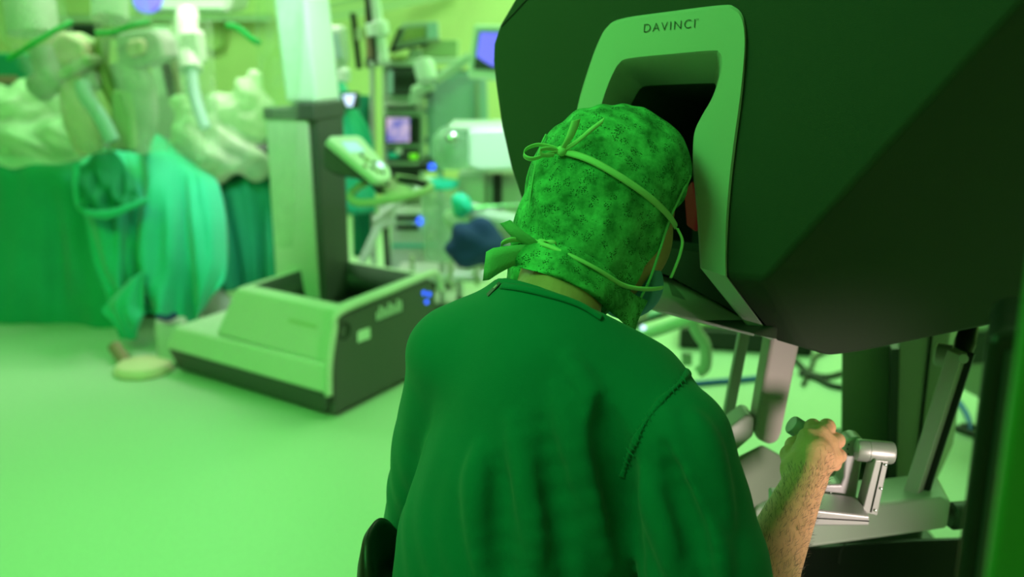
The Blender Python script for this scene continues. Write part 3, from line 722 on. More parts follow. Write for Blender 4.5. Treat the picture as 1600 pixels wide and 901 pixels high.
loop_ribbon('bow_loop', [(876, 238), (860, 232, -.008), (844, 234, -.012), (848, 242, -.01), (866, 242, -.004)], kY, .007, M['tie'], bow, wvec=(.2, -.5, .8))
loop_ribbon('bow_end', [(876, 235), (888, 218, -.010), (896, 200, -.014), (900, 187, -.016)], kY, [.007, .012, .013, .012], M['tie'], bow, wvec=(1, 0, .25))
loop_ribbon('bow_end', [(878, 236), (900, 222, -.008), (922, 204, -.012), (943, 188, -.012)], kY, [.006, .010, .011, .009], M['tie'], bow, wvec=(.35, 0, 1))
kq2 = hs.march(842, 384); k2Y = (kq2.y if kq2 is not None else 1.24) - .010
bow2 = obj('bow_knot', MB().lathe(P(846, 384, k2Y), [(.003, -.010), (.008, -.006), (.010, 0), (.008, .006), (.003, .010)], (1, 0, .3), 14), M['tie'], capo, sharp=0)
loop_ribbon('bow_loop', [(846, 385), (825, 378, -.004), (802, 374, -.008), (784, 380, -.006), (786, 388, 0), (806, 392, .002), (828, 389, .002), (844, 386)], k2Y, [.008, .010, .009, .008], M['tie'], bow2, wvec=(.1, -.6, .8))
loop_ribbon('bow_end', [(846, 384), (858, 388, -.006), (868, 392, -.008), (877, 389, -.008)], k2Y, [.008, .014, .014, .010], M['tie'], bow2, wvec=(-.3, 0, 1))
loop_ribbon('bow_end', [(846, 382), (852, 376, -.006), (862, 378, -.01), (866, 390, -.010)], k2Y, .010, M['tie'], bow2, wvec=(1, 0, .2))
loop_ribbon('cap_tail', [(838, 390), (815, 396, -.006), (788, 404, -.008), (768, 412, -.006), (757, 416, .0)], k2Y, [.016, .026, .036, .046, .042], M['capband'], bow2, wvec=(.12, -.15, 1))
loop_ribbon('cap_tail', [(845, 388), (825, 376, -.008), (805, 362, -.010), (789, 346, -.006)], k2Y, [.010, .018, .018, .014], M['capband'], bow2, wvec=(1, 0, .35))
# lower veil of the cap, wrapped round the nape
vr = [[(800, 380, k2Y - .0), (840, 380, 1.245), (890, 386, 1.235), (940, 412, 1.245), (985, 455, 1.27), (1012, 470, 1.31)],
      [(796, 405, k2Y + .0), (838, 415, 1.225), (880, 430, 1.205), (930, 452, 1.215), (975, 482, 1.25), (1000, 492, 1.29)],
      [(798, 414, k2Y + .02), (830, 422, 1.225), (872, 435, 1.205), (918, 458, 1.21), (962, 494, 1.24), (990, 520, 1.27)]]
obj('nape_veil', MB().grid(loft(vr, 80, 40, .0045, 1.6, 9)), M['cap'], capo, solid=.0012, sharp=0, recalc=False)
# face mask
msk = SDF(); msk.ell(hd(.064, 0, -.112), [.060, .066, .056], (hf, hr, hu), k=.01)
msk.half(hd(.060, 0, -.06), -hf * 1.0 - hu * .1, .004)
mv, mf = msk.mesh(axes(np.array(hd(.05, 0, -.07)) - .10, np.array(hd(.05, 0, -.07)) + .10, .0030))
masko = obj('face_mask', MB().arrays(mv, mf), M['mask'], person, sharp=0, recalc=False)
loop_ribbon('mask_loop', [(1058, 356), (1066, 375), (1063, 395), (1056, 415), (1048, 434)], hd(.02, .08, -.03).y - .0, .004, M['tie'], masko, wvec=(1, -.4, 0))
# trousers and clogs
tr = SDF(); tr.ell(V(-.03, 1.12, .56), [.185, .15, .12], (rt, fw, up), k=.05)
for T in (ident, mir):
    h_ = T(V(.07, 1.10, .52)); k3 = T(V(.30, 1.52, .52)); a3_ = T(V(.36, 1.46, .10))
    tr.cone(h_, k3, .098, .068, .05); tr.cone(k3, a3_, .066, .052, .03)
tv, tf = tr.mesh(axes((-.40, .90, .02), (.52, 1.90, .74), .012))
obj('scrub_trousers', MB().arrays(tv, tf), M['trouser'], person, sharp=0, recalc=False)
for T in (ident, mir):
    so = SDF(); a3_ = T(V(.36, 1.46, .06)); to = a3_ + fw * .13 - up * .02
    so.cone(a3_ - fw * .04 - up * .012, to, .044, .040, .03); so.ell(a3_ + up * .01, [.05, .05, .05], k=.03); so.half(V(0, 0, 0.0), (0, 0, -1), .004)
    ov, of = so.mesh(axes(np.array(a3_) - .22, np.array(a3_) + .24, .007))
    obj('clog', MB().arrays(ov, of), M['white'], person, sharp=0, recalc=False)
# ================================================================== stool
st = thing('swivel_stool', 'black rounded swivel stool the person in teal scrubs sits on, backrest edge showing', 'stool', (-.05, 1.02, 0))
obj('seat', MB().lathe((-.05, 1.04, .375), [(.10, 0), (.19, .006), (.205, .03), (.20, .055), (.17, .065), (.0, .068)], (0, 0, 1), 40), M['black'], st)
obj('gas_lift', MB().cyl((-.05, 1.04, .12), (-.05, 1.04, .37), .025), M['steel'], st)
bk = []
for i in range(25):
    a = math.radians(148 + i * 2.1); bk.append((.06 + .262 * math.cos(a), 1.21 + .20 * math.sin(a)))
bb = MB(); Gb = []
for (x, y) in bk:
    Gb.append((x, y))
Gr = []
n_ = len(Gb)
for j, (x, y) in enumerate(Gb):
    t = abs(j / (n_ - 1) * 2 - 1); hh = .13 * math.sqrt(max(0, 1 - t ** 2.6)) + .012; zc = .64
    cxy = np.array([x, y]); d = cxy - np.array([.06, 1.21]); d /= np.linalg.norm(d); ring = []
    for k in range(16):
        a = 2 * PI * k / 16; ring.append((cxy[0] + d[0] * .020 * math.cos(a), cxy[1] + d[1] * .020 * math.cos(a), zc + hh * math.sin(a)))
    Gr.append(ring)
obj('backrest', MB().grid(np.array(Gr), closeu=True), M['black'], st, sharp=0)
obj('backrest_stem', MB().tube([(-.12, 1.10, .385), (-.24, 1.14, .42), (-.225, 1.19, .60)], .014, 10, 16), M['steel'], st)
for i in range(5):
    a = 2 * PI * i / 5; e = V(-.05 + .26 * math.cos(a), 1.04 + .26 * math.sin(a), .075)
    lg = obj('leg', MB().bar((-.05, 1.04, .12), e, .035, .022), M['darkgrey'], st, bevel=.004)
    obj('caster', MB().cyl(e + V(-.012, 0, -.045), e + V(.012, 0, -.045), .029, 18), M['black'], lg)
# ================================================================== patient side cart
F0 = V(-.722, 3.509, 0); e1 = V(-.82, .572, 0).normalized(); e2 = V(.5, .866, 0).normalized()
def K(u, v, h): return F0 + e1 * u + e2 * v + V(0, 0, h)
cart = thing('patient_cart', 'pale robotic patient cart on a dark base with a tall column and tilted control panel', 'medical cart', tuple(K(.5, .4, 0)))
obj('skirt', MB().prism([K(.03, .03, .012), K(.97, .03, .012), K(.97, .74, .012), K(.03, .74, .012)], None, [K(0, 0, .115), K(1.0, 0, .115), K(1.0, .78, .115), K(0, .78, .115)]), M['cart_dark'], cart, bevel=.015)
band = obj('bumper_shell', MB().prism([K(.0, -.01, .115), K(1.0, -.01, .115), K(1.0, .76, .115), K(.0, .76, .115)], None, [K(.012, .02, .225), K(.97, .03, .215), K(.97, .72, .215), K(.012, .72, .225)]), M['cart_light'], cart, bevel=.015, seg=3)
# upper body : tapered front panel, basin hollow, pale rim
ub = MB()
lo_ = [K(.03, .04, .22), K(.70, .04, .22), K(.70, .70, .22), K(.03, .70, .22)]
hi_ = [K(.01, .09, .43), K(.60, .09, .43), K(.60, .72, .44), K(.01, .72, .44)]
inn = [K(.045, .15, .44), K(.55, .15, .44), K(.55, .67, .45), K(.045, .67, .45)]
inb = [K(.06, .17, .28), K(.53, .17, .28), K(.53, .65, .28), K(.06, .65, .28)]
vs = lo_ + hi_ + inn + inb; fs_ = [(3, 2, 1, 0), (12, 13, 14, 15)]
for r in range(3):
    for i in range(4): fs_.append((r * 4 + i, r * 4 + (i + 1) % 4, r * 4 + 4 + (i + 1) % 4, r * 4 + 4 + i))
ubo = obj('upper_shell', ub.add(vs, fs_), M['cart_light'], cart, bevel=.012, seg=3)
obj('basin_floor', MB().prism([K(.055, .165, .285), K(.54, .165, .285), K(.54, .655, .285), K(.055, .655, .285)], (0, 0, .012)), M['black'], ubo)
obj('basin_lining', MB().grid(np.array([[K(.047, .152, .436), K(.548, .152, .436), K(.548, .668, .446), K(.047, .668, .446)], [K(.062, .172, .29), K(.528, .172, .29), K(.528, .648, .29), K(.062, .648, .29)]]), closeu=True), M['darkgrey'], ubo, solid=.004, sharp=20)
sd = obj('side_panel', MB().prism([K(-.012, .03, .02), K(-.012, .04, .30), K(-.018, .085, .40), K(-.018, .70, .425), K(-.014, .74, .37), K(-.012, .76, .02)], e1 * .03), M['cart_dark'], cart, bevel=.008)
obj('shell_edge', MB().tube([K(-.012, .0, .11), K(-.012, .01, .23), K(-.014, .045, .36), K(-.016, .085, .428), K(-.016, .40, .44), K(-.016, .70, .45), K(-.016, .755, .42), K(-.016, .77, .36)], .016, 10, 40), M['cart_light'], cart, sharp=0)
obj('cooling_vent', MB().lathe(K(-.013, .105, .345), [(.030, 0), (.036, .003), (.036, .006), (.028, .007), (.026, .003)], -e1, 28), M['black'], sd)
obj('sticker', MB().prism([K(-.014, .185, .275), K(-.014, .265, .272), K(-.014, .265, .318), K(-.014, .185, .322)], -e1 * .002), M['label'], sd)
obj('name_plate', MB().prism([K(-.014, .30, .32), K(-.014, .50, .32), K(-.014, .50, .39), K(-.014, .30, .39)], -e1 * .002), M['darkgrey'], sd)
for i in range(9):
    a = .31 + .02 * i; h = .035 + .02 * ((i * 5) % 3) / 2
    obj('name_plate_mark', MB().prism([K(-.017, a, .335), K(-.017, a + .010, .335), K(-.017, a + .010, .335 + h), K(-.017, a, .335 + h)], -e1 * .001), M['label'], sd)
for a, h in ((.645, .375), (.685, .36), (.665, .33)):
    obj('indicator', MB().lathe(K(-.015, a, h), [(.010, 0), (.010, .004), (.006, .006)], -e1, 14), M['blue_led'], sd)
obj('front_print', MB().prism([K(.10, .066, .345), K(.26, .066, .345), K(.26, .070, .358), K(.10, .070, .358)], -e2 * .002), M['trim'], ubo)
CL, CR, CB = V(-1.075, 4.262, .29), V(-.843, 4.176, .29), V(-.753, 4.369, .29); ex = (CR - CL); ey = (CB - CR)
def Kc(a, b, z): q = CL + ex * a + ey * b; return V(q.x, q.y, z)
colm = obj('column', MB().prism([Kc(0, .02, .29), Kc(1, .02, .29), Kc(1, 1, .29), Kc(0, 1, .29)], (0, 0, .84)), M['cart_dark'], cart, bevel=.015)
obj('column_front', MB().prism([Kc(.0, -.06, .30), Kc(.90, -.06, .30), Kc(.86, -.06, 1.11), Kc(.0, -.06, 1.11)], ey * .10), M['cart_light'], colm, bevel=.012, seg=3)
obj('column_cap', MB().prism([Kc(-.02, -.10, 1.11), Kc(1.02, -.10, 1.11), Kc(1.02, -.10, 1.185), Kc(.62, -.10, 1.185), Kc(.50, -.10, 1.16), Kc(-.02, -.10, 1.16)], ey * 1.12), M['cart_dark'], colm, bevel=.01)
pil = obj('telescopic_mast', MB().prism([Kc(.32, .1, 1.18), Kc(.98, .1, 1.18), Kc(.98, .95, 1.18), Kc(.32, .95, 1.18)], (-.06, 0, 1.0)), M['white'], cart, bevel=.02)
boom = obj('boom', MB().bar((-1.05, 4.35, 2.16), (-1.75, 4.95, 2.16), .26, .20), M['white'], cart, bevel=.04)
# clear film hanging over mast and column
fl = [[(402, -40, 4.2), (425, -40, 4.08), (455, -40, 4.05), (476, -40, 4.1)], [(398, 40, 4.2), (425, 45, 4.08), (452, 40, 4.05), (472, 40, 4.1)], [(408, 150, 4.2), (428, 155, 4.06), (446, 150, 4.05), (466, 150, 4.08)], [(420, 270, 4.18), (432, 270, 4.05), (446, 270, 4.05), (462, 270, 4.08)], [(434, 385, 4.15), (440, 388, 4.06), (448, 388, 4.06), (458, 385, 4.08)]]
obj('mast_film', MB().grid(loft(fl, 30, 40, .018, 2, 3)), M['film_thin'], cart, sharp=0, recalc=False)
# control pod with its screen and keys
PY = 4.02
pod = obj('control_pod', MB().prism([P(502, 230, PY), P(513, 221, PY), P(552, 252, PY), P(592, 282, PY), P(580, 286, PY), P(552, 278, PY), P(520, 273, PY), P(504, 264, PY)], (.05, .15, -.035)), M['cart_dark'], cart, bevel=.02, seg=3)
pq = P(512, 214, 4.00); pn = (P(558, 212, 4.17) - pq).cross(P(594, 280, 3.93) - pq).normalized()
if pn.y > 0: pn = -pn
PN = lambda a, b, o=0.0: hit(a, b, pq, pn, o)
pan = obj('control_panel', MB().prism([PN(*q) for q in ((512, 217), (517, 212), (558, 211), (566, 215), (610, 264), (612, 273), (608, 281), (594, 282), (586, 279))], -pn * .03), M['offwhite'], pod, bevel=.006)
obj('touch_screen', MB().prism([PN(*q, .001) for q in ((533, 222), (556, 222), (570, 236), (546, 238))], pn * .002), mat('panel_screen', (.3, .4, .5), .3, emit=(.35, .72, .95), estr=.55), pan)
for (a, b, r_, mm) in ((565, 243, .010, 'darkgrey'), (573, 250, .014, 'olive'), (584, 254, .010, 'darkgrey'), (570, 260, .009, 'brown'), (594, 258, .016, 'white_led'), (590, 268, .010, 'olive'), (582, 263, .010, 'darkgrey'), (598, 270, .008, 'darkgrey')):
    obj('button', MB().lathe(PN(a, b, 0), [(r_, 0), (r_, .005), (r_ * .7, .008)], pn, 18), M[mm], pan)
# steering handle : loop with two openings
hz_ = P(600, 290, 4.0)
hq = P(548, 308, 3.96); hn = (P(668, 296, 4.06) - hq).cross(P(600, 272, 4.18) - hq).normalized()
if hn.y > 0: hn = -hn
HN = lambda a, b, o=0.0: hit(a, b, hq, hn, o)
han = obj('steering_handle', MB().tube([HN(582, 279), HN(563, 290), HN(549, 302), HN(550, 312), HN(566, 317), HN(610, 312), HN(650, 303), HN(671, 294), HN(668, 286), HN(645, 281), HN(618, 277)], .016, 10, 70), M['trim'], pod, sharp=0)
obj('handle_web', MB().prism([HN(*q) for q in ((585, 278), (612, 276), (648, 298), (612, 308), (592, 309), (604, 300))], hn * -.02), M['trim'], han, bevel=.004)
obj('rubber_grip', MB().tube([HN(622, 281, .004), HN(646, 283, .004), HN(668, 290, .004)], .017, 10, 12), M['black'], han)
obj('pod_neck', MB().prism([P(565, 270, 4.08), P(605, 282, 4.08), P(612, 300, 4.06), P(590, 305, 4.06)], (0, .05, 0)), M['cart_dark'], pod, bevel=.006)
for u, v in ((.12, .12), (.88, .12), (.12, .66), (.88, .66)):
    obj('caster', MB().cyl(K(u, v, .012) - e1 * .02, K(u, v, .012) + e1 * .02, .012, 16), M['black'], cart)

# arms of the patient cart reaching over the table, each under a clear sleeve
def arm_rig(nm, tubes, blocks, sleeve, m2, lab):
    """tubes [(pts, r, mat)], blocks [(poly, Y, depth, mat)], sleeve rows"""
    t0 = tubes[0]; a = obj('instrument_arm', MB().tube([P(*q) for q in t0[0]], t0[1], 18, 14), M[t0[2]], cart, sharp=50, label=lab)
    for pts, r, mm in tubes[1:]: obj('arm_link', MB().tube([P(*q) for q in pts], r, 14, 14), M[mm], a, sharp=50)
    for poly, Y, dp, mm in blocks: obj('arm_joint', MB().prism([P(x, y, Y) for x, y in poly], (0, dp, 0)), M[mm], a, bevel=.025, seg=3)
    for rows_, mm in sleeve: obj('clear_sleeve', MB().grid(loft(rows_, 26, 34, .03, 2, len(nm))), M[mm], a, sharp=0, recalc=False)
arm_rig('a', [([(25, -120, 4.8), (40, -40, 4.75), (52, 52, 4.7)], .115, 'offwhite'),
              ([(118, 118, 4.74), (122, 150, 4.7), (128, 190, 4.7), (140, 232, 4.75)], [.055, .085, .085, .07], 'cream'),
              ([(70, 75, 4.7), (78, 120, 4.68), (60, 140, 4.7)], .07, 'armgrey'),
              ([(128, 128, 4.6), (134, 150, 4.58), (158, 185, 4.56), (176, 220, 4.55)], .035, 'bluegrey')],
        [([(62, 70), (95, 48), (130, 66), (132, 88), (82, 112), (66, 100)], 4.66, .22, 'cream'),
         ([(82, 112), (134, 84), (140, 98), (92, 128)], 4.6, .2, 'trim'),
         ([(45, 105), (100, 130), (140, 108), (152, 138), (110, 150), (90, 148), (70, 145)], 4.68, .2, 'armgrey')],
        [([[(-5, -60, 4.65), (40, -60, 4.5), (100, -60, 4.65)], [(-2, 45, 4.65), (40, 62, 4.48), (108, 34, 4.62)], [(22, 95, 4.6), (80, 120, 4.45), (140, 88, 4.6)], [(70, 160, 4.62), (120, 175, 4.45), (160, 150, 4.6)], [(118, 236, 4.65), (150, 240, 4.5), (196, 232, 4.65)]], 'film')],
        None, 'pale draped instrument arm ending in a cream joint')
arm_rig('bb', [([(172, -120, 4.9), (172, -20, 4.85), (172, 30, 4.8)], .085, 'offwhite'),
               ([(196, 95, 4.8), (212, 140, 4.8), (222, 190, 4.8), (214, 236, 4.8)], [.075, .10, .075, .05], 'armgrey'),
               ([(162, 45, 4.8), (160, 110, 4.8), (186, 170, 4.75)], .035, 'olive')],
        [([(178, 52), (236, 44), (250, 60), (256, 92), (208, 110), (182, 100)], 4.72, .25, 'armgrey'),
         ([(194, 62), (224, 60), (226, 84), (196, 92)], 4.68, .1, 'cream'),
         ([(172, 140), (208, 138), (212, 236), (168, 236)], 4.7, .1, 'trim')],
        [([[(140, -60, 4.7), (172, -60, 4.6), (215, -60, 4.7)], [(144, 40, 4.7), (190, 52, 4.55), (238, 35, 4.7)], [(168, 110, 4.7), (215, 118, 4.5), (258, 90, 4.68)], [(188, 180, 4.7), (228, 180, 4.5), (264, 150, 4.68)], [(196, 238, 4.7), (228, 240, 4.55), (262, 236, 4.7)]], 'film')],
        None, 'draped instrument arm with a beige window on its joint')
arm_rig('ccc', [([(292, 20, 5.2), (292, 60, 5.1), (298, 110, 5.0)], .06, 'offwhite'),
                ([(298, 100, 5.0), (304, 150, 4.95), (320, 200, 4.9)], .03, 'bluegrey')],
        [([(277, 48), (308, 46), (314, 100), (284, 108)], 5.0, .14, 'offwhite')],
        [([[(262, 30, 5.0), (292, 28, 4.85), (330, 30, 5.0)], [(266, 120, 5.0), (298, 125, 4.85), (332, 118, 4.95)], [(270, 200, 4.95), (300, 210, 4.8), (340, 200, 4.9)], [(276, 240, 4.9), (308, 250, 4.8), (346, 240, 4.85)]], 'film')],
        None, 'slim draped instrument arm before the back wall')
for rows_ in ([(44, 100, 4.52)], ): pass
obj('sleeve_band', MB().tube([P(12, 92, 4.47), P(30, 82, 4.46), P(52, 68, 4.44), P(90, 45, 4.5), P(112, 34, 4.56)], .012, 8, 24), mat('green_band', (.02, .42, .08), .5), cart)
obj('sleeve_band', MB().tube([P(150, 52, 4.55), P(178, 50, 4.52), P(205, 40, 4.5), P(232, 34, 4.6)], .011, 8, 20), bpy.data.materials['green_band'], cart)
obj('mast_clip', MB().tube([P(356, 40, 4.3), P(372, 44, 4.25), P(395, 62, 4.25), P(404, 66, 4.3)], .014, 8, 12), bpy.data.materials['green_band'], cart)

# ================================================================== operating table and its drapes
ot = thing('operating_table', 'long operating table hidden under teal cloths, dark foot showing at the far left', 'table', (-2.0, 5.35, 0))
obj('tabletop', MB().box((-2.20, 5.3, .86), (2.0, .50, .10)), M['darkgrey'], ot, bevel=.03)
obj('pedestal', MB().box((-2.0, 5.3, .45), (.42, .36, .76)), M['steel'], ot, bevel=.02)
obj('foot', MB().box((-2.45, 5.2, .05), (1.5, .50, .10)), M['black'], ot, bevel=.02)
def cloth(name, rows_, m, lab, amp=.03, freq=4, seed=0, nu=70, nv=50, th=.006, cat='drape', group=None):
    return tag(obj(name, MB().grid(loft(rows_, nu, nv, amp, freq, seed)), m, solid=th, sharp=0, recalc=False), lab, cat, group)
cloth('surgical_drape', [[(-40, 236, 5.45), (30, 242, 5.4), (90, 250, 5.4), (140, 244, 5.4)], [(-40, 252, 4.98), (30, 254, 4.95), (90, 262, 4.93), (150, 262, 4.9)], [(-40, 330, 4.92), (40, 335, 4.9), (100, 340, 4.88), (170, 340, 4.86)], [(-40, 430, 4.88), (40, 432, 4.86), (110, 436, 4.84), (190, 436, 4.8)], [(-40, 527, 4.86), (40, 529, 4.84), (120, 534, 4.8), (215, 538, 4.76)]], M['drape'], 'broad teal cloth hanging flat over the left end of the operating table', .022, 2.2, 1)
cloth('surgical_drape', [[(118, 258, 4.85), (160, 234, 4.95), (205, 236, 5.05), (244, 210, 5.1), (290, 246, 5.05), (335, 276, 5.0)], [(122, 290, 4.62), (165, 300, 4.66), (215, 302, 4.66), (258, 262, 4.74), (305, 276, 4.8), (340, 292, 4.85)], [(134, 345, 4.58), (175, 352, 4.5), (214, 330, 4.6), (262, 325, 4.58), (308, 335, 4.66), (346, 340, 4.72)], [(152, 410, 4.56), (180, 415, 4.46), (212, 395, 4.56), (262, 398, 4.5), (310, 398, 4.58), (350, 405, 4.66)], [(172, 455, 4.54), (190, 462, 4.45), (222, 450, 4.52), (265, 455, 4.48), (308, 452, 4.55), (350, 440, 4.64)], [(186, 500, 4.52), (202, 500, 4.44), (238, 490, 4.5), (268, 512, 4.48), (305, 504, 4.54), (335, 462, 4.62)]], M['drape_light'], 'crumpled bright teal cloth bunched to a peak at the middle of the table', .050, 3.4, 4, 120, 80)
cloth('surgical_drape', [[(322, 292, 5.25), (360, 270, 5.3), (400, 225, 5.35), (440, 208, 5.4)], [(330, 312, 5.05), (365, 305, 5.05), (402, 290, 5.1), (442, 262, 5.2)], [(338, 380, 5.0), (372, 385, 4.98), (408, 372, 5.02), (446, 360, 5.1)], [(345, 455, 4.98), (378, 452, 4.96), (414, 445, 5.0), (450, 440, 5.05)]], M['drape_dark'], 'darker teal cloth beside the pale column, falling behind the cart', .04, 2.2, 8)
cloth('cloth_pocket', [[(122, 262, 4.50), (150, 240, 4.62), (180, 238, 4.66), (215, 296, 4.5)], [(126, 285, 4.44), (150, 290, 4.45), (185, 300, 4.45), (216, 298, 4.44)], [(128, 322, 4.42), (152, 331, 4.4), (188, 330, 4.40), (222, 312, 4.42)]], M['drape_dark'], 'folded open teal pouch at the upper left of the crumpled cloth', .03, 2.0, 5, cat='pouch')
tag(obj('cloth_roll', MB().tube([P(120, 255, 4.5), P(119, 292, 4.44), P(127, 326, 4.40), P(165, 335, 4.37), (P(205, 322, 4.38)), P(232, 310, 4.42)], [.018, .014, .014, .022, .016, .012], 10, 40), M['drape_light'], sharp=0), 'bright rolled teal hem round the open pouch', 'hem')
def lumps(name, specs, m, lab, cat, h=.02, group=None):
    s = SDF()
    for (px, py, Y, r) in specs: s.ell(P(px, py, Y), r if hasattr(r, '__len__') else [r] * 3, k=.05)
    lo = np.min([np.array(P(a, b, c)) - np.max(r) for a, b, c, r in specs], 0) - .05; hi = np.max([np.array(P(a, b, c)) + np.max(r) for a, b, c, r in specs], 0) + .05
    v, f = s.mesh(axes(lo, hi, h)); n = vnormals(v, f)
    v = v + n * min(1, h / .02) ** 1.5 * (.014 * np.sin(v[:, :1] * 33 + 3 * np.sin(v[:, 2:] * 20)) + .010 * np.sin(v[:, 2:] * 47 + v[:, :1] * 25))
    return tag(obj(name, MB().arrays(v, f), m, sharp=0, recalc=False), lab, cat, group)
lumps('crumpled_film', [(150, 282, 4.6, .05), (172, 290, 4.58, .06), (190, 295, 4.58, .05), (166, 272, 4.62, .045)], M['film_thick'], 'clump of crumpled clear plastic inside the open teal pouch', 'plastic sheet', .012)
lumps('plastic_sheet', [(10, 175, 5.1, [.22, .18, .14]), (60, 160, 5.15, [.15, .15, .12]), (20, 225, 5.0, [.30, .2, .12]), (95, 220, 5.05, [.20, .18, .12]), (110, 190, 5.15, [.14, .15, .10])], M['film_thick'], 'heaped milky plastic sheeting on the left end of the draped table', 'plastic sheet')
lumps('plastic_sheet', [(365, 200, 5.2, [.17, .14, .20]), (395, 170, 5.2, [.10, .12, .20]), (345, 245, 5.1, [.17, .15, .12]), (395, 250, 5.1, [.12, .12, .10]), (290, 175, 5.25, [.075, .08, .09]), (300, 225, 5.15, [.12, .12, .14])], M['film_thick'], 'milky plastic sheeting piled against the pale column of the cart', 'plastic sheet')
cloth('hanging_corner', [[(198, 440, 4.40), (215, 430, 4.40), (228, 420, 4.42)], [(160, 482, 4.38), (190, 470, 4.34), (224, 478, 4.38)], [(172, 500, 4.36), (195, 505, 4.32), (222, 495, 4.36)], [(190, 528, 4.36), (205, 531, 4.34), (216, 526, 4.36)]], M['drape_light'], 'loose bright corner of teal cloth hanging lowest, just above the floor', .02, 1.5, 3, 30, 30)
fp = thing('shoe_leg_standin', 'pale rounded stand-in for a shoe and grey trouser leg under the hanging cloth', 'shoe', tuple(floor_at(225, 582)))
fb = floor_at(225, 580)  # made-up base and upright standing in for a person's shoe and trouser leg
obj('shoe_disc', MB().lathe(fb, [(.12, 0), (.13, .012), (.115, .04), (.06, .055), (.0, .06)], (0, 0, 1), 30), M['cream'], fp)
obj('upright', MB().prism([P(238, 500, 4.22), P(285, 500, 4.22), P(292, 572, 4.12), P(244, 574, 4.12)], (0, .08, 0)), M['armgrey'], fp, bevel=.02)
obj('blue_sock_band', MB().tube([P(246, 494, 4.2), P(262, 497, 4.18), P(276, 490, 4.2)], .014, 8, 10), M['navy'], fp)
obj('brown_stub', MB().tube([P(178, 540, 4.25), P(192, 560, 4.2), P(200, 570, 4.15)], .03, 10, 10), M['brown'], fp)
tw = thing('table_caster', 'round grey caster wheel under the cloth, behind the pale cart shell', 'wheel', tuple(floor_at(335, 500)))
c0 = P(335, 474, 4.95)
obj('wheel', MB().lathe(V(c0.x, c0.y, .085), [(.0, 0), (.05, .002), (.085, .01), (.085, .04), (.05, .05)], (.3, -1, .0), 30), M['armgrey'], tw)
obj('fork', MB().bar(V(c0.x, c0.y + .06, .02), V(c0.x, c0.y + .06, .26), .05, .03), M['black'], tw, bevel=.005)

# ================================================================== equipment tower behind the cart
YT_ = 5.6
def face(x0, y0, x1, y1, Y): return [P(x0, y1, Y), P(x1, y1, Y), P(x1, y0, Y), P(x0, y0, Y)]
def slab(x0, y0, x1, y1, Y, d): return MB().prism(face(x0, y0, x1, y1, Y), (0, d, 0))
tw = thing('equipment_tower', 'tall pale rack with two bays of shelves, standing behind the cart', 'rack', (-.45, 5.8, 0))
for (a, b) in ((577, 584), (597, 604), (655, 662)):
    obj('post', MB().prism([P(a, 104, YT_), P(b, 104, YT_), P(b + 3, 440, YT_), P(a + 3, 440, YT_)], (0, .05, 0)), M['offwhite'], tw, bevel=.006)
for (a, b, y0) in ((577, 662, 96), (590, 744, 92)):
    obj('top_board', slab(a, y0, b, y0 + 8, YT_ - .02, .50), M['offwhite'], tw, bevel=.008)
for y in (150, 176, 225, 252, 300, 322):
    obj('shelf', slab(598, y, 662, y + 6, YT_, .45), M['offwhite'], tw, bevel=.005)
obj('back_panel', slab(604, 104, 656, 300, YT_ + .42, .02), M['darkgrey'], tw)
obj('side_bay', MB().prism([P(664, 112, YT_ + .05), P(752, 112, YT_ + .05), P(755, 262, YT_ + .05), P(668, 262, YT_ + .05)], (0, .42, 0)), M['bluegrey'], tw, bevel=.01)
obj('side_post', MB().prism([P(747, 108, YT_), P(760, 108, YT_), P(765, 262, YT_), P(752, 262, YT_)], (0, .06, 0)), M['bluegrey'], tw, bevel=.006)
obj('side_edge', MB().prism([P(742, 128, YT_), P(748, 128, YT_), P(751, 240, YT_), P(745, 240, YT_)], (0, .03, 0)), M['armgrey'], tw)
obj('bay_stripe', slab(664, 100, 672, 150, YT_ + .02, .03), M['darkgrey'], tw)
obj('bay_door', slab(676, 128, 742, 240, YT_ + .03, .02), M['bluegrey'], tw, bevel=.006)
cabx = obj('lower_cabinet', slab(610, 328, 712, 420, YT_ - .05, .45), M['offwhite'], tw, bevel=.015)
for y in (337, 352): obj('drive_slot', slab(619, y, 654, y + 7, YT_ - .06, .02), M['black'], cabx)
obj('drawer_line', slab(612, 382, 710, 386, YT_ - .06, .02), M['tealball'], cabx)
obj('blue_key', MB().lathe(P(657, 345, YT_ - .07), [(.022, 0), (.022, .006), (.012, .012)], (0, -1, .2), 16), M['blue_led'], cabx)
obj('plinth', slab(603, 420, 716, 434, YT_ - .08, .50), M['armgrey'], tw, bevel=.01)
for x in (612, 702):
    q = P(x, 440, YT_); obj('caster', MB().cyl(V(q.x - .02, YT_ + .02, .045), V(q.x + .02, YT_ + .02, .045), .045, 18), M['black'], tw)
def device(name, x0, y0, x1, y1, m, lab, cat, Y=YT_ - .03, d=.38, extra=()):
    t = thing(name, lab, cat, tuple(P((x0 + x1) / 2, y1, Y + d / 2)))
    b = obj('casing', slab(x0, y0, x1, y1, Y, d), M[m], t, bevel=.008)
    for nm, a0, b0, a1, b1, mm in extra: obj(nm, slab(a0, b0, a1, b1, Y - .008, .012), mm if not isinstance(mm, str) else M[mm], b)
    return t
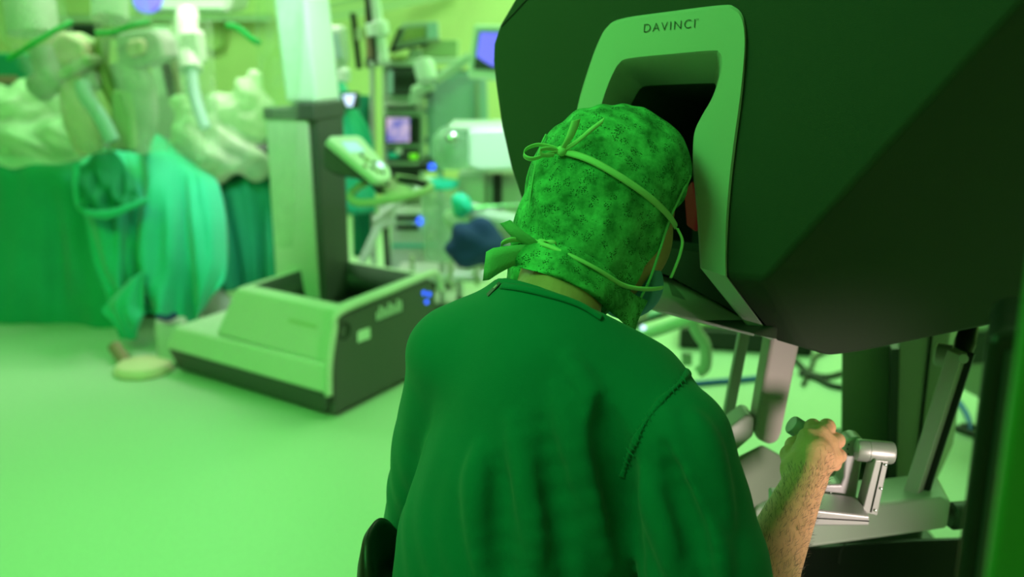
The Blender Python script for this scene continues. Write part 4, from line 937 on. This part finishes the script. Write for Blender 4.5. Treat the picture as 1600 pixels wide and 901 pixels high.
def screen_mat(name, c1, c2, scale, strg, seed=0.0):
    m = mat(name, (.1, .1, .1), .3); nt = m.node_tree; b = nt.nodes['Principled BSDF']; L = nt.links
    n = nt.nodes.new('ShaderNodeTexNoise'); n.inputs['Scale'].default_value = scale; n.inputs['Detail'].default_value = 3
    tc = nt.nodes.new('ShaderNodeTexCoord'); L.new(tc.outputs['Object'], n.inputs['Vector'])
    r = nt.nodes.new('ShaderNodeValToRGB'); r.color_ramp.elements[0].position = .4; r.color_ramp.elements[1].position = .6
    r.color_ramp.elements[0].color = (*c1, 1); r.color_ramp.elements[1].color = (*c2, 1)
    L.new(n.outputs['Fac'], r.inputs[0]); L.new(r.outputs[0], b.inputs['Emission Color']); b.inputs['Emission Strength'].default_value = strg
    return m
scr = screen_mat('tower_display', (.16, .14, .62), (.75, .55, .80), 14, .85)
device('light_source', 606, 108, 652, 148, 'darkgrey', 'dark box with deep black front on the highest shelf of the tall rack', 'device', extra=(('front', 616, 118, 650, 135, 'black'), ('side_trim', 606, 110, 614, 147, 'bluegrey')))
device('video_recorder', 602, 160, 654, 175, 'offwhite', 'flat pale unit with one long dark slot, second shelf of the tall rack', 'device', extra=(('slot', 603, 165, 650, 171, 'black'),))
device('display_unit', 600, 182, 656, 224, 'darkgrey', 'small monitor showing a violet picture on the middle shelf of the rack', 'monitor', extra=(('screen', 604, 184, 640, 222, scr), ('side_keys', 643, 186, 652, 220, 'black')))
device('insufflator', 604, 233, 654, 251, 'darkgrey', 'dark unit with lime indicators under the violet monitor', 'device', extra=(('lime_display', 640, 240, 653, 249, 'green_led'), ('pale_knob', 618, 232, 628, 240, 'label'), ('teal_display', 606, 238, 622, 247, 'tealball')))
device('dark_tray', 652, 256, 690, 268, 'black', 'flat black unit with a glowing blue dot beside the steering handle', 'device', Y=5.2, d=.3, extra=(('blue_indicator', 670, 256, 680, 265, 'blue_led'),))
# printer like monitor on top of the tower
pr = thing('tilted_monitor', 'grey tilted screen unit on top of the tall rack', 'monitor', tuple(P(650, 92, 5.75)))
pb = obj('casing', MB().prism([P(609, 80, 5.6), P(628, 36, 5.6), P(684, 33, 5.6), P(686, 62, 5.6), P(668, 66, 5.6), P(612, 84, 5.6)], (0, .10, 0)), M['armgrey'], pr, bevel=.012)
obj('screen', MB().prism([P(626, 66, 5.585), P(634, 44, 5.585), P(664, 42, 5.585), P(664, 58, 5.585)], (0, .012, 0)), M['olive'], pb)
obj('dark_edge', MB().prism([P(606, 82, 5.58), P(622, 44, 5.58), P(628, 44, 5.58), P(614, 76, 5.58), P(668, 66, 5.58), P(668, 71, 5.58)], (0, .02, 0)), M['black'], pb)
obj('bezel_side', slab(668, 36, 684, 60, 5.585, .012), M['bluegrey'], pb)
obj('foot', MB().prism([P(640, 76, 5.62), P(656, 76, 5.62), P(660, 93, 5.62), P(636, 93, 5.62)], (0, .1, 0)), M['armgrey'], pr, bevel=.006)
device('yellow_green_box', 658, 62, 716, 90, 'trim', 'low olive box at the right end of the rack top', 'box', Y=5.7, d=.2)
device('cable_box', 608, 86, 634, 96, 'olive', 'tiny yellowish box at the left end of the rack top', 'box', Y=5.52, d=.1)
# swivelling arm and wall screen
mo = thing('wall_monitor', 'bright blue screen in a wide white bezel, partly behind the charcoal console', 'monitor', tuple(P(760, 130, 5.3)))
mb_ = obj('bezel', MB().prism([P(741, 38, 5.3), P(810, 40, 5.3), P(806, 128, 5.3), P(730, 124, 5.3)], (0, .07, 0)), M['white'], mo, bevel=.015)
obj('screen', MB().prism([P(748, 48, 5.29), P(802, 50, 5.29), P(800, 112, 5.29), P(740, 108, 5.29)], (0, .01, 0)), M['darkgrey'], mb_)
obj('picture', MB().prism([P(750, 50, 5.285), P(800, 52, 5.285), P(799, 110, 5.285), P(766, 102, 5.285), P(744, 88, 5.285)], (0, .008, 0)), M['violet'], mb_)
ar = thing('monitor_mount', 'pale yellowish jointed mount reaching from the rack up to the blue screen', 'monitor mount', tuple(P(655, 140, 5.45)))
obj('upper_arm', MB().tube([P(735, 88, 5.42), P(700, 112, 5.42), P(680, 126, 5.42)], .028, 12), M['offwhite'], ar)
obj('elbow', MB().lathe(P(668, 128, 5.36), [(.03, 0), (.055, .01), (.06, .08), (.05, .12), (.03, .13)], (-.2, .3, 1), 20), M['white'], ar)
obj('lower_arm', MB().tube([P(676, 132, 5.42), P(650, 142, 5.44), P(648, 158, 5.46)], .034, 12), M['offwhite'], ar)
# white ceiling post in front of the tower
cpst = thing('ceiling_post', 'slanted white post with a collar coming down from the ceiling onto the rack', 'post', tuple(P(600, 96, 5.35)))
obj('tube', MB().tube([P(560, -330, 5.35), P(582, -10, 5.35), P(598, 96, 5.35)], .036, 20), M['white'], cpst)
obj('collar', MB().tube([P(588, 34, 5.35), P(592, 56, 5.35)], .062, 22), M['white'], cpst, bevel=.01)
obj('cable', MB().tube([P(573, -20, 5.33), P(577, 30, 5.32), P(583, 60, 5.32), P(588, 100, 5.34)], .016, 8, 16), M['black'], cpst)
sup = thing('supply_column', 'brown and dark ceiling supply column beside the slanted white post', 'column', tuple(P(565, 108, 5.7)))
obj('cover', MB().prism([P(560, -300, 5.7), P(576, -300, 5.7), P(584, 108, 5.7), P(572, 108, 5.7)], (0, .12, 0)), M['brown'], sup, bevel=.01)
obj('dark_strip', MB().prism([P(546, 20, 5.72), P(554, 20, 5.72), P(564, 108, 5.72), P(556, 108, 5.72)], (0, .08, 0)), M['black'], sup, bevel=.006)
obj('socket', slab(556, 44, 566, 62, 5.69, .05), M['trim'], sup)
obj('base_block', slab(570, 90, 592, 104, 5.68, .14), M['darkgrey'], sup, bevel=.01)
inf = thing('infusion_pump_rack', 'pale rounded upright pump rack just right of the white mast', 'pump rack', tuple(P(525, 120, 5.2)))
ib = obj('housing', MB().prism([P(508, 40, 5.2), P(536, 38, 5.2), P(542, 95, 5.2), P(532, 112, 5.2), P(514, 108, 5.2)], (0, .14, 0)), M['offwhite'], inf, bevel=.03)
obj('window', MB().prism([P(520, 52, 5.18), P(528, 52, 5.18), P(534, 90, 5.18), P(526, 92, 5.18)], (0, .02, 0)), M['bluegrey'], ib)
obj('pole', MB().cyl(P(524, 100, 5.28), V(P(524, 100, 5.28).x, 5.28, .04), .014), M['steel'], inf)
obj('base', MB().lathe(V(P(524, 100, 5.28).x, 5.28, .0), [(.24, 0), (.24, .02), (.05, .05), (.02, .06)]), M['darkgrey'], inf)
obj('flask', MB().lathe(P(538, 128, 5.22), [(.02, 0), (.035, .01), (.035, .06), (.015, .08)]), M['white'], inf)
# teal draped stand with small screen
cloth('hanging_gown', [[(508, 112, 5.5), (520, 112, 5.46), (532, 118, 5.5)], [(505, 160, 5.4), (528, 165, 5.34), (556, 168, 5.4)], [(508, 215, 5.35), (540, 220, 5.28), (582, 222, 5.36)], [(520, 330, 5.35), (548, 335, 5.28), (585, 332, 5.36)]], M['drape_light'], 'bright turquoise cloth hanging down between the dark column and the rack', .02, 2, 11, 40, 40)
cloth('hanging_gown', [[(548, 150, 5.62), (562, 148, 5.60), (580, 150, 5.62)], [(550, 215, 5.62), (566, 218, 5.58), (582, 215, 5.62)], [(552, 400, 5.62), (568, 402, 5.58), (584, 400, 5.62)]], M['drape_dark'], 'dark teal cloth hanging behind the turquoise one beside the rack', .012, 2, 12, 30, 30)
sm = thing('small_screen', 'little glowing pale blue screen above the turquoise cloth', 'monitor', tuple(P(544, 168, 5.28)))
sb_ = obj('housing', slab(532, 144, 560, 170, 5.30, .05), M['darkgrey'], sm, bevel=.006)
obj('picture', MB().prism([P(535, 148, 5.292), P(555, 147, 5.292), P(550, 166, 5.292), P(542, 166, 5.292)], (0, .008, 0)), M['white_led'], sb_)
# anaesthesia trolley with white box, canister and bags
an = thing('anaesthesia_trolley', 'pale trolley carrying a large white box, right of the rack by the console', 'trolley', (-.12, 5.1, 0))
wb = obj('white_box', MB().prism([P(731, 203, 4.75), P(825, 200, 4.75), P(825, 266, 4.75), P(748, 268, 4.75), P(731, 262, 4.75)], (0, .40, 0)), M['white'], an, bevel=.02, seg=3)
obj('box_top', slab(700, 197, 820, 204, 4.78, .40), M['offwhite'], an, bevel=.008)
obj('bellows_dome', MB().lathe(P(712, 262, 4.85), [(.09, 0), (.11, .03), (.12, .10), (.11, .16), (.07, .20), (.0, .215)], (0, 0, 1), 28), M['canister'], an)
obj('flow_dial', MB().lathe(P(706, 216, 4.70), [(.03, 0), (.03, .02), (.015, .03)], (0, -1, .2), 18), M['steel'], an)
obj('cabinet', slab(715, 272, 758, 400, 4.95, .40), M['offwhite'], an, bevel=.012)
obj('cabinet_side', slab(759, 275, 830, 400, 4.98, .35), M['armgrey'], an, bevel=.012)
obj('dark_gap', slab(770, 272, 784, 330, 4.96, .03), M['black'], an)
obj('work_tube', MB().tube([P(735, 330, 4.7), P(765, 338, 4.68), P(800, 346, 4.68), P(840, 352, 4.7)], .045, 16, 14), M['offwhite'], an, sharp=0)
obj('rail', MB().tube([P(700, 330, 4.65), P(760, 322, 4.65), P(840, 318, 4.65)], .008, 8), M['steel'], an)
for (x, y) in ((718, 470), (810, 470)):
    q = P(x, 400, 5.1); obj('leg', MB().cyl((q.x, 5.1, .05), (q.x, 5.1, q.z), .02), M['steel'], an)
    obj('caster', MB().cyl((q.x - .02, 5.1, .04), (q.x + .02, 5.1, .04), .04, 16), M['black'], an)
ca = thing('suction_canister', 'tall clear canister with a turquoise lid between the rack and the white box', 'canister', tuple(P(680, 400, 4.8)))
c_ = P(688, 405, 4.85); top = P(688, 292, 4.85)
cy = obj('vessel', MB().lathe(c_, [(.075, 0), (.085, .02), (.09, top.z - c_.z - .02), (.085, top.z - c_.z)], (0, 0, 1), 26), M['canister'], ca)
obj('lid', MB().lathe(top, [(.092, 0), (.095, .01), (.095, .03), (.05, .04)], (0, 0, 1), 26), M['tealball'], cy)
obj('bracket', MB().tube([top + V(0, .1, .05), top + V(0, .1, .22), top + V(.05, .12, .3)], .012, 8, 10), M['steel'], ca)
obj('stand', MB().cyl(V(c_.x, c_.y + .11, .03), V(c_.x, c_.y + .11, top.z + .1), .018), M['steel'], ca)
obj('stand_base', MB().box((c_.x, c_.y + .09, .02), (.34, .34, .04)), M['darkgrey'], ca, bevel=.01)
lumps('breathing_bag', [(718, 318, 4.6, [.045, .04, .05]), (724, 330, 4.6, [.035, .035, .03])], M['tealball'], 'shiny turquoise breathing bag hanging below the white box', 'bag', .01)
lumps('clear_bag', [(716, 352, 4.62, [.05, .04, .06]), (708, 340, 4.64, [.04, .03, .05])], M['film_thick'], 'pale translucent bag under the turquoise one', 'bag', .01)
lumps('navy_bag', [(740, 375, 4.5, [.11, .09, .10]), (765, 390, 4.5, [.09, .09, .08]), (725, 392, 4.5, [.08, .08, .07]), (748, 362, 4.52, [.06, .06, .05])], M['navy'], 'dark blue cloth bundle beyond the shoulder, below the turquoise bag', 'bundle', .014)
lumps('glove_pack', [(664, 292, 4.9, [.035, .03, .04]), (674, 286, 4.92, [.03, .03, .03]), (650, 286, 4.95, [.03, .03, .03])], M['label'], 'small pale crumpled pack beside the turquoise lid', 'pack', .008)
# stand of the cart accessories : slanted white leg and dark struts
sl = thing('slanted_frame', 'slanted white frame leg under the steering handle', 'frame', tuple(floor_at(560, 455)))
obj('leg', MB().prism([P(552, 424, 4.75), P(564, 428, 4.75), P(604, 340, 4.75), P(592, 336, 4.75)], (0, .05, 0)), M['white'], sl, bevel=.01)
obj('crossbar', MB().tube([P(585, 345, 4.75), P(620, 318, 4.75), P(655, 296, 4.75), P(672, 290, 4.75)], .016, 10, 12), M['offwhite'], sl)
obj('head_block', MB().prism([P(590, 318, 4.76), P(612, 312, 4.76), P(615, 352, 4.76), P(594, 360, 4.76)], (0, .09, 0)), M['offwhite'], sl, bevel=.012)
obj('upright', MB().bar(P(602, 350, 4.80), V(P(606, 350, 4.80).x, 4.80, .05), .03, .03), M['darkgrey'], sl)
obj('base', MB().box((P(606, 350, 4.80).x, 4.80, .03), (.5, .30, .06)), M['darkgrey'], sl, bevel=.01)
tr_ = thing('step_trolley', 'low pale trolley with dark tray near the floor behind the shoulder', 'trolley', tuple(floor_at(680, 470)))
obj('tray', slab(615, 432, 760, 441, 4.9, .34), M['offwhite'], tr_, bevel=.008)
for x in (640, 700, 742): obj('post', slab(x, 400, x + 7, 446, 4.88, .03), M['trim'], tr_)
obj('dark_box', slab(648, 441, 700, 452, 4.95, .3), M['black'], tr_, bevel=.01)

# ================================================================== upper left background
lf = thing('ceiling_light_bar', 'long pale light bar with a violet glow across the top left', 'light', tuple(P(300, 5, 5.6)))
lbar = obj('housing', MB().prism([P(205, -20, 5.6), P(368, -20, 5.6), P(362, 14, 5.6), P(354, 22, 5.6), P(208, 20, 5.6)], (0, .35, .02)), M['offwhite'], lf, bevel=.02)
obj('diffuser', slab(214, 4, 350, 13, 5.59, .02), M['glow_lamp'], lbar)
obj('violet_lens', MB().lathe(P(228, -4, 5.57), [(.0, 0), (.075, .005), (.085, .02), (.08, .03)], (0, 1, -.15), 24), M['violet'], lbar)
obj('hanger', MB().cyl(P(290, -20, 5.75), V(P(290, -20, 5.75).x, 5.75, 3.0), .03), M['white'], lf)
ws = thing('dark_wall_screen', 'dark screen on the back wall above the cream arm joint', 'screen', tuple(P(125, 75, 6.6)))
obj('casing', slab(100, 36, 152, 72, 6.6, .08), M['darkgrey'], ws, bevel=.01)
obj('glass', slab(104, 40, 148, 68, 6.59, .01), M['black'], ws)
obj('paper_strip', MB().prism([P(140, 84, 6.5), P(152, 84, 6.5), P(166, 120, 6.5), P(160, 122, 6.5)], (0, .02, 0)), M['white'], ws)
obj('bracket', slab(118, 50, 132, 60, 6.68, 1.3), M['darkgrey'], ws)
cbn = thing('wall_cabinet', 'tall dark gap and pale cabinet front behind the instrument arms', 'cabinet', tuple(P(262, 150, 6.4)))
obj('door', slab(236, 40, 262, 150, 6.4, .4), M['offwhite'], cbn, bevel=.01)
obj('dark_side', MB().prism([P(240, 48, 6.38), P(252, 48, 6.38), P(278, 150, 6.38), P(262, 150, 6.38)], (0, .02, 0)), M['black'], cbn)
obj('brown_edge', MB().prism([P(268, 90, 6.37), P(274, 90, 6.37), P(282, 150, 6.37), P(276, 150, 6.37)], (0, .02, 0)), M['brown'], cbn)
obj('plinth', MB().prism([P(236, 150, 6.4), P(290, 150, 6.4), V(P(290, 150, 6.4).x, 6.4, 0), V(P(236, 150, 6.4).x, 6.4, 0)], (0, .4, 0)), M['armgrey'], cbn)
ud = thing('wall_rail_unit', 'pale wall rail with two long strips above the arms', 'rail', tuple(P(300, 30, 7.9)))
for (y0, y1, mm) in ((22, 26, 'trim'), (28, 32, 'offwhite')):
    obj('strip', slab(60, y0, 420, y1, 7.85, .12), M[mm], ud)
tag(obj('cable_loop', MB().tube([P(312, 45, 7.96), P(316, 68, 7.97), P(332, 80, 7.97), P(350, 72, 7.97), P(352, 45, 7.97), P(348, 24, 7.92)], .022, 8, 40), M['olive'], sharp=0), 'hanging olive cable loop right of the slim draped arm', 'cable')
eq = thing('wheeled_cabinet', 'dark and green cabinet at the far left edge behind the plastic sheeting', 'cabinet', tuple(P(5, 160, 6.0)))
ebx = obj('body', MB().prism([P(-40, 84, 6.0), P(60, 84, 6.0), P(60, 205, 6.0), P(-40, 205, 6.0)], (0, .4, 0)), M['drape_dark'], eq, bevel=.01)
obj('brown_strip', slab(-40, 118, 25, 130, 5.98, .03), M['brown'], ebx)
obj('dark_drawer', slab(22, 128, 62, 152, 5.98, .03), M['darkgrey'], ebx)
obj('lower_body', MB().prism([P(-40, 205, 6.0), P(60, 205, 6.0), V(P(60, 205, 6).x, 6.0, 0), V(P(-40, 205, 6.).x, 6.0, 0)], (0, .4, 0)), M['darkgrey'], eq)
# rail across the back wall, upper middle
q0, q1 = P(500, 30, 7.2), P(720, -14, 7.9)
struct('trim_1', MB().bar(q0, q1, .05, .07), M['trim'])
q0, q1 = P(500, 12, 7.2), P(640, -16, 7.9)
struct('trim_2', MB().bar(q0, q1, .05, .05), M['trim'])

# ================================================================== seen beneath the hood
lt = thing('low_trolley', 'pale low trolley with a dark shelf on the floor beyond the console opening', 'trolley', (.62, 3.0, 0))
obj('side_rail', MB().tube([P(985, 528, 3.0), P(1030, 515, 3.0), P(1078, 498, 3.0), P(1092, 496, 3.0)], .020, 12, 20), M['offwhite'], lt)
obj('bent_leg', MB().tube([P(1078, 494, 3.0), P(1090, 520, 3.0), P(1102, 540, 3.0), P(1102, 572, 3.0), P(1090, 582, 3.0)], .020, 12, 24), M['armgrey'], lt)
obj('tray', MB().prism([P(985, 512, 3.05), P(1050, 492, 3.05), P(1085, 485, 3.4), P(990, 488, 3.4)], (0, 0, .015)), M['darkgrey'], lt, bevel=.004)
obj('tray_screen', MB().prism([P(1012, 500, 3.06), P(1030, 496, 3.06), P(1034, 492, 3.12), P(1016, 494, 3.12)], (0, 0, .02)), M['bluegrey'], lt)
obj('indicator', MB().lathe(P(1005, 514, 3.0), [(.0, 0), (.010, .002), (.010, .01), (.004, .014)], (0, -.5, 1), 14), M['white_led'], lt)
obj('clip_plate', slab(1066, 552, 1082, 572, 3.1, .02), M['armgrey'], lt, bevel=.006)
obj('foot_frame', MB().box((.50, 3.25, .05), (.34, .50, .06)), M['armgrey'], lt, bevel=.02)
obj('frame_post', MB().cyl((.45, 3.3, .05), (.45, 3.3, P(1000, 500, 3.3).z), .02), M['armgrey'], lt)
ftb = thing('black_floor_unit', 'flat black unit on the bright floor just under the console edge', 'unit', tuple(floor_at(1170, 545)))
g0 = floor_at(1172, 548)
obj('casing', MB().box(g0 + V(.0, .12, .05), (.62, .30, .10), (V(1, -.22, 0).normalized(), V(.22, 1, 0).normalized(), (0, 0, 1))), M['black'], ftb, bevel=.012)
obj('cover', MB().box(g0 + V(.0, .12, .112), (.50, .22, .02), (V(1, -.22, 0).normalized(), V(.22, 1, 0).normalized(), (0, 0, 1))), M['trim'], ftb, bevel=.006)
def cable(pts, m, lab, r=.010, z=.012):
    tag(obj('floor_cable', MB().tube([floor_at(a, b, z) for a, b in pts], r, 8, 60), M[m], sharp=0), lab, 'cable')
cable([(1040, 606), (1080, 600), (1120, 596), (1160, 593), (1200, 588), (1235, 580)], 'cableblue', 'blue cable lying across the pale floor behind the thick link arm', .013)
cable([(1240, 560), (1262, 580), (1290, 588), (1318, 582)], 'black', 'short black cable curving on the floor left of the console column', .012)
cable([(1250, 582), (1275, 590), (1300, 602), (1325, 606), (1360, 610)], 'black', 'lower black cable running behind the console column', .014)
cable([(1255, 600), (1268, 572), (1275, 556), (1300, 545)], 'black', 'thin black cable rising towards the hood on the bright floor', .010)
cable([(1440, 650), (1480, 662), (1510, 674), (1560, 690), (1600, 700)], 'black', 'black cable on the floor right of the support strut', .013)
cable([(1500, 664), (1530, 668), (1560, 676), (1600, 682)], 'black', 'second thin black cable close to the dark rack at the right', .011)
cable([(1480, 610), (1500, 630), (1512, 650), (1518, 672)], 'cableblue', 'blue cable dropping between the strut and the dark rack', .010)
cn = thing('grey_cabinet', 'round shouldered grey cabinet beyond the strut, below the hood at the right', 'cabinet', (2.3, 3.8, 0))
cnb = obj('body', MB().prism([P(1490, 505, 3.2), P(1620, 505, 3.2), P(1640, 640, 3.2), P(1560, 640, 3.2), P(1502, 612, 3.2), P(1492, 590, 3.2)], (0.12, .30, 0)), M['armgrey'], cn, bevel=.03, seg=3)
obj('dark_front', MB().prism([P(1498, 520, 3.19), P(1620, 515, 3.19), P(1620, 560, 3.19), P(1500, 570, 3.19)], (0, .02, 0)), M['darkgrey'], cnb)
obj('leg', MB().cyl(V(2.0, 3.6, 0.0), V(2.0, 3.6, P(1560, 620, 3.6).z), .035), M['darkgrey'], cn)

# ================================================================== foreground at the right edge
def plan(rx, Y): return rx * Y
fgp = thing('door_post', 'bright green upright post edge blurred at the extreme right, closest to the camera', 'post', (.30, .5, 0))
obj('post', MB().prism([V(.2765, .500, 0), V(.345, .500, 0), V(.345, .545, 0), V(.300, .545, 0)], (0, 0, 1.95)), mat('green_gloss_paint', (.07, .32, .06), .35), fgp, bevel=.006)
obj('foot_plate', MB().box((.315, .525, .01), (.12, .10, .02)), M['darkgrey'], fgp)
rk = thing('dark_rack', 'blurred black upright rack beside the green post edge at the right', 'rack', (.40, .72, 0))
obj('casing', MB().prism([V(.3700, .715, 0), V(.46, .715, 0), V(.46, .83, 0), V(.43, .83, 0)], (0, 0, P(1560, 515, .72).z)), M['black'], rk, bevel=.012)
obj('edge_trim', MB().prism([V(.3860, .712, .05), V(.392, .712, .05), V(.392, .718, .05), V(.386, .718, .05)], (0, 0, P(1560, 525, .72).z - .06)), M['darkgrey'], rk)
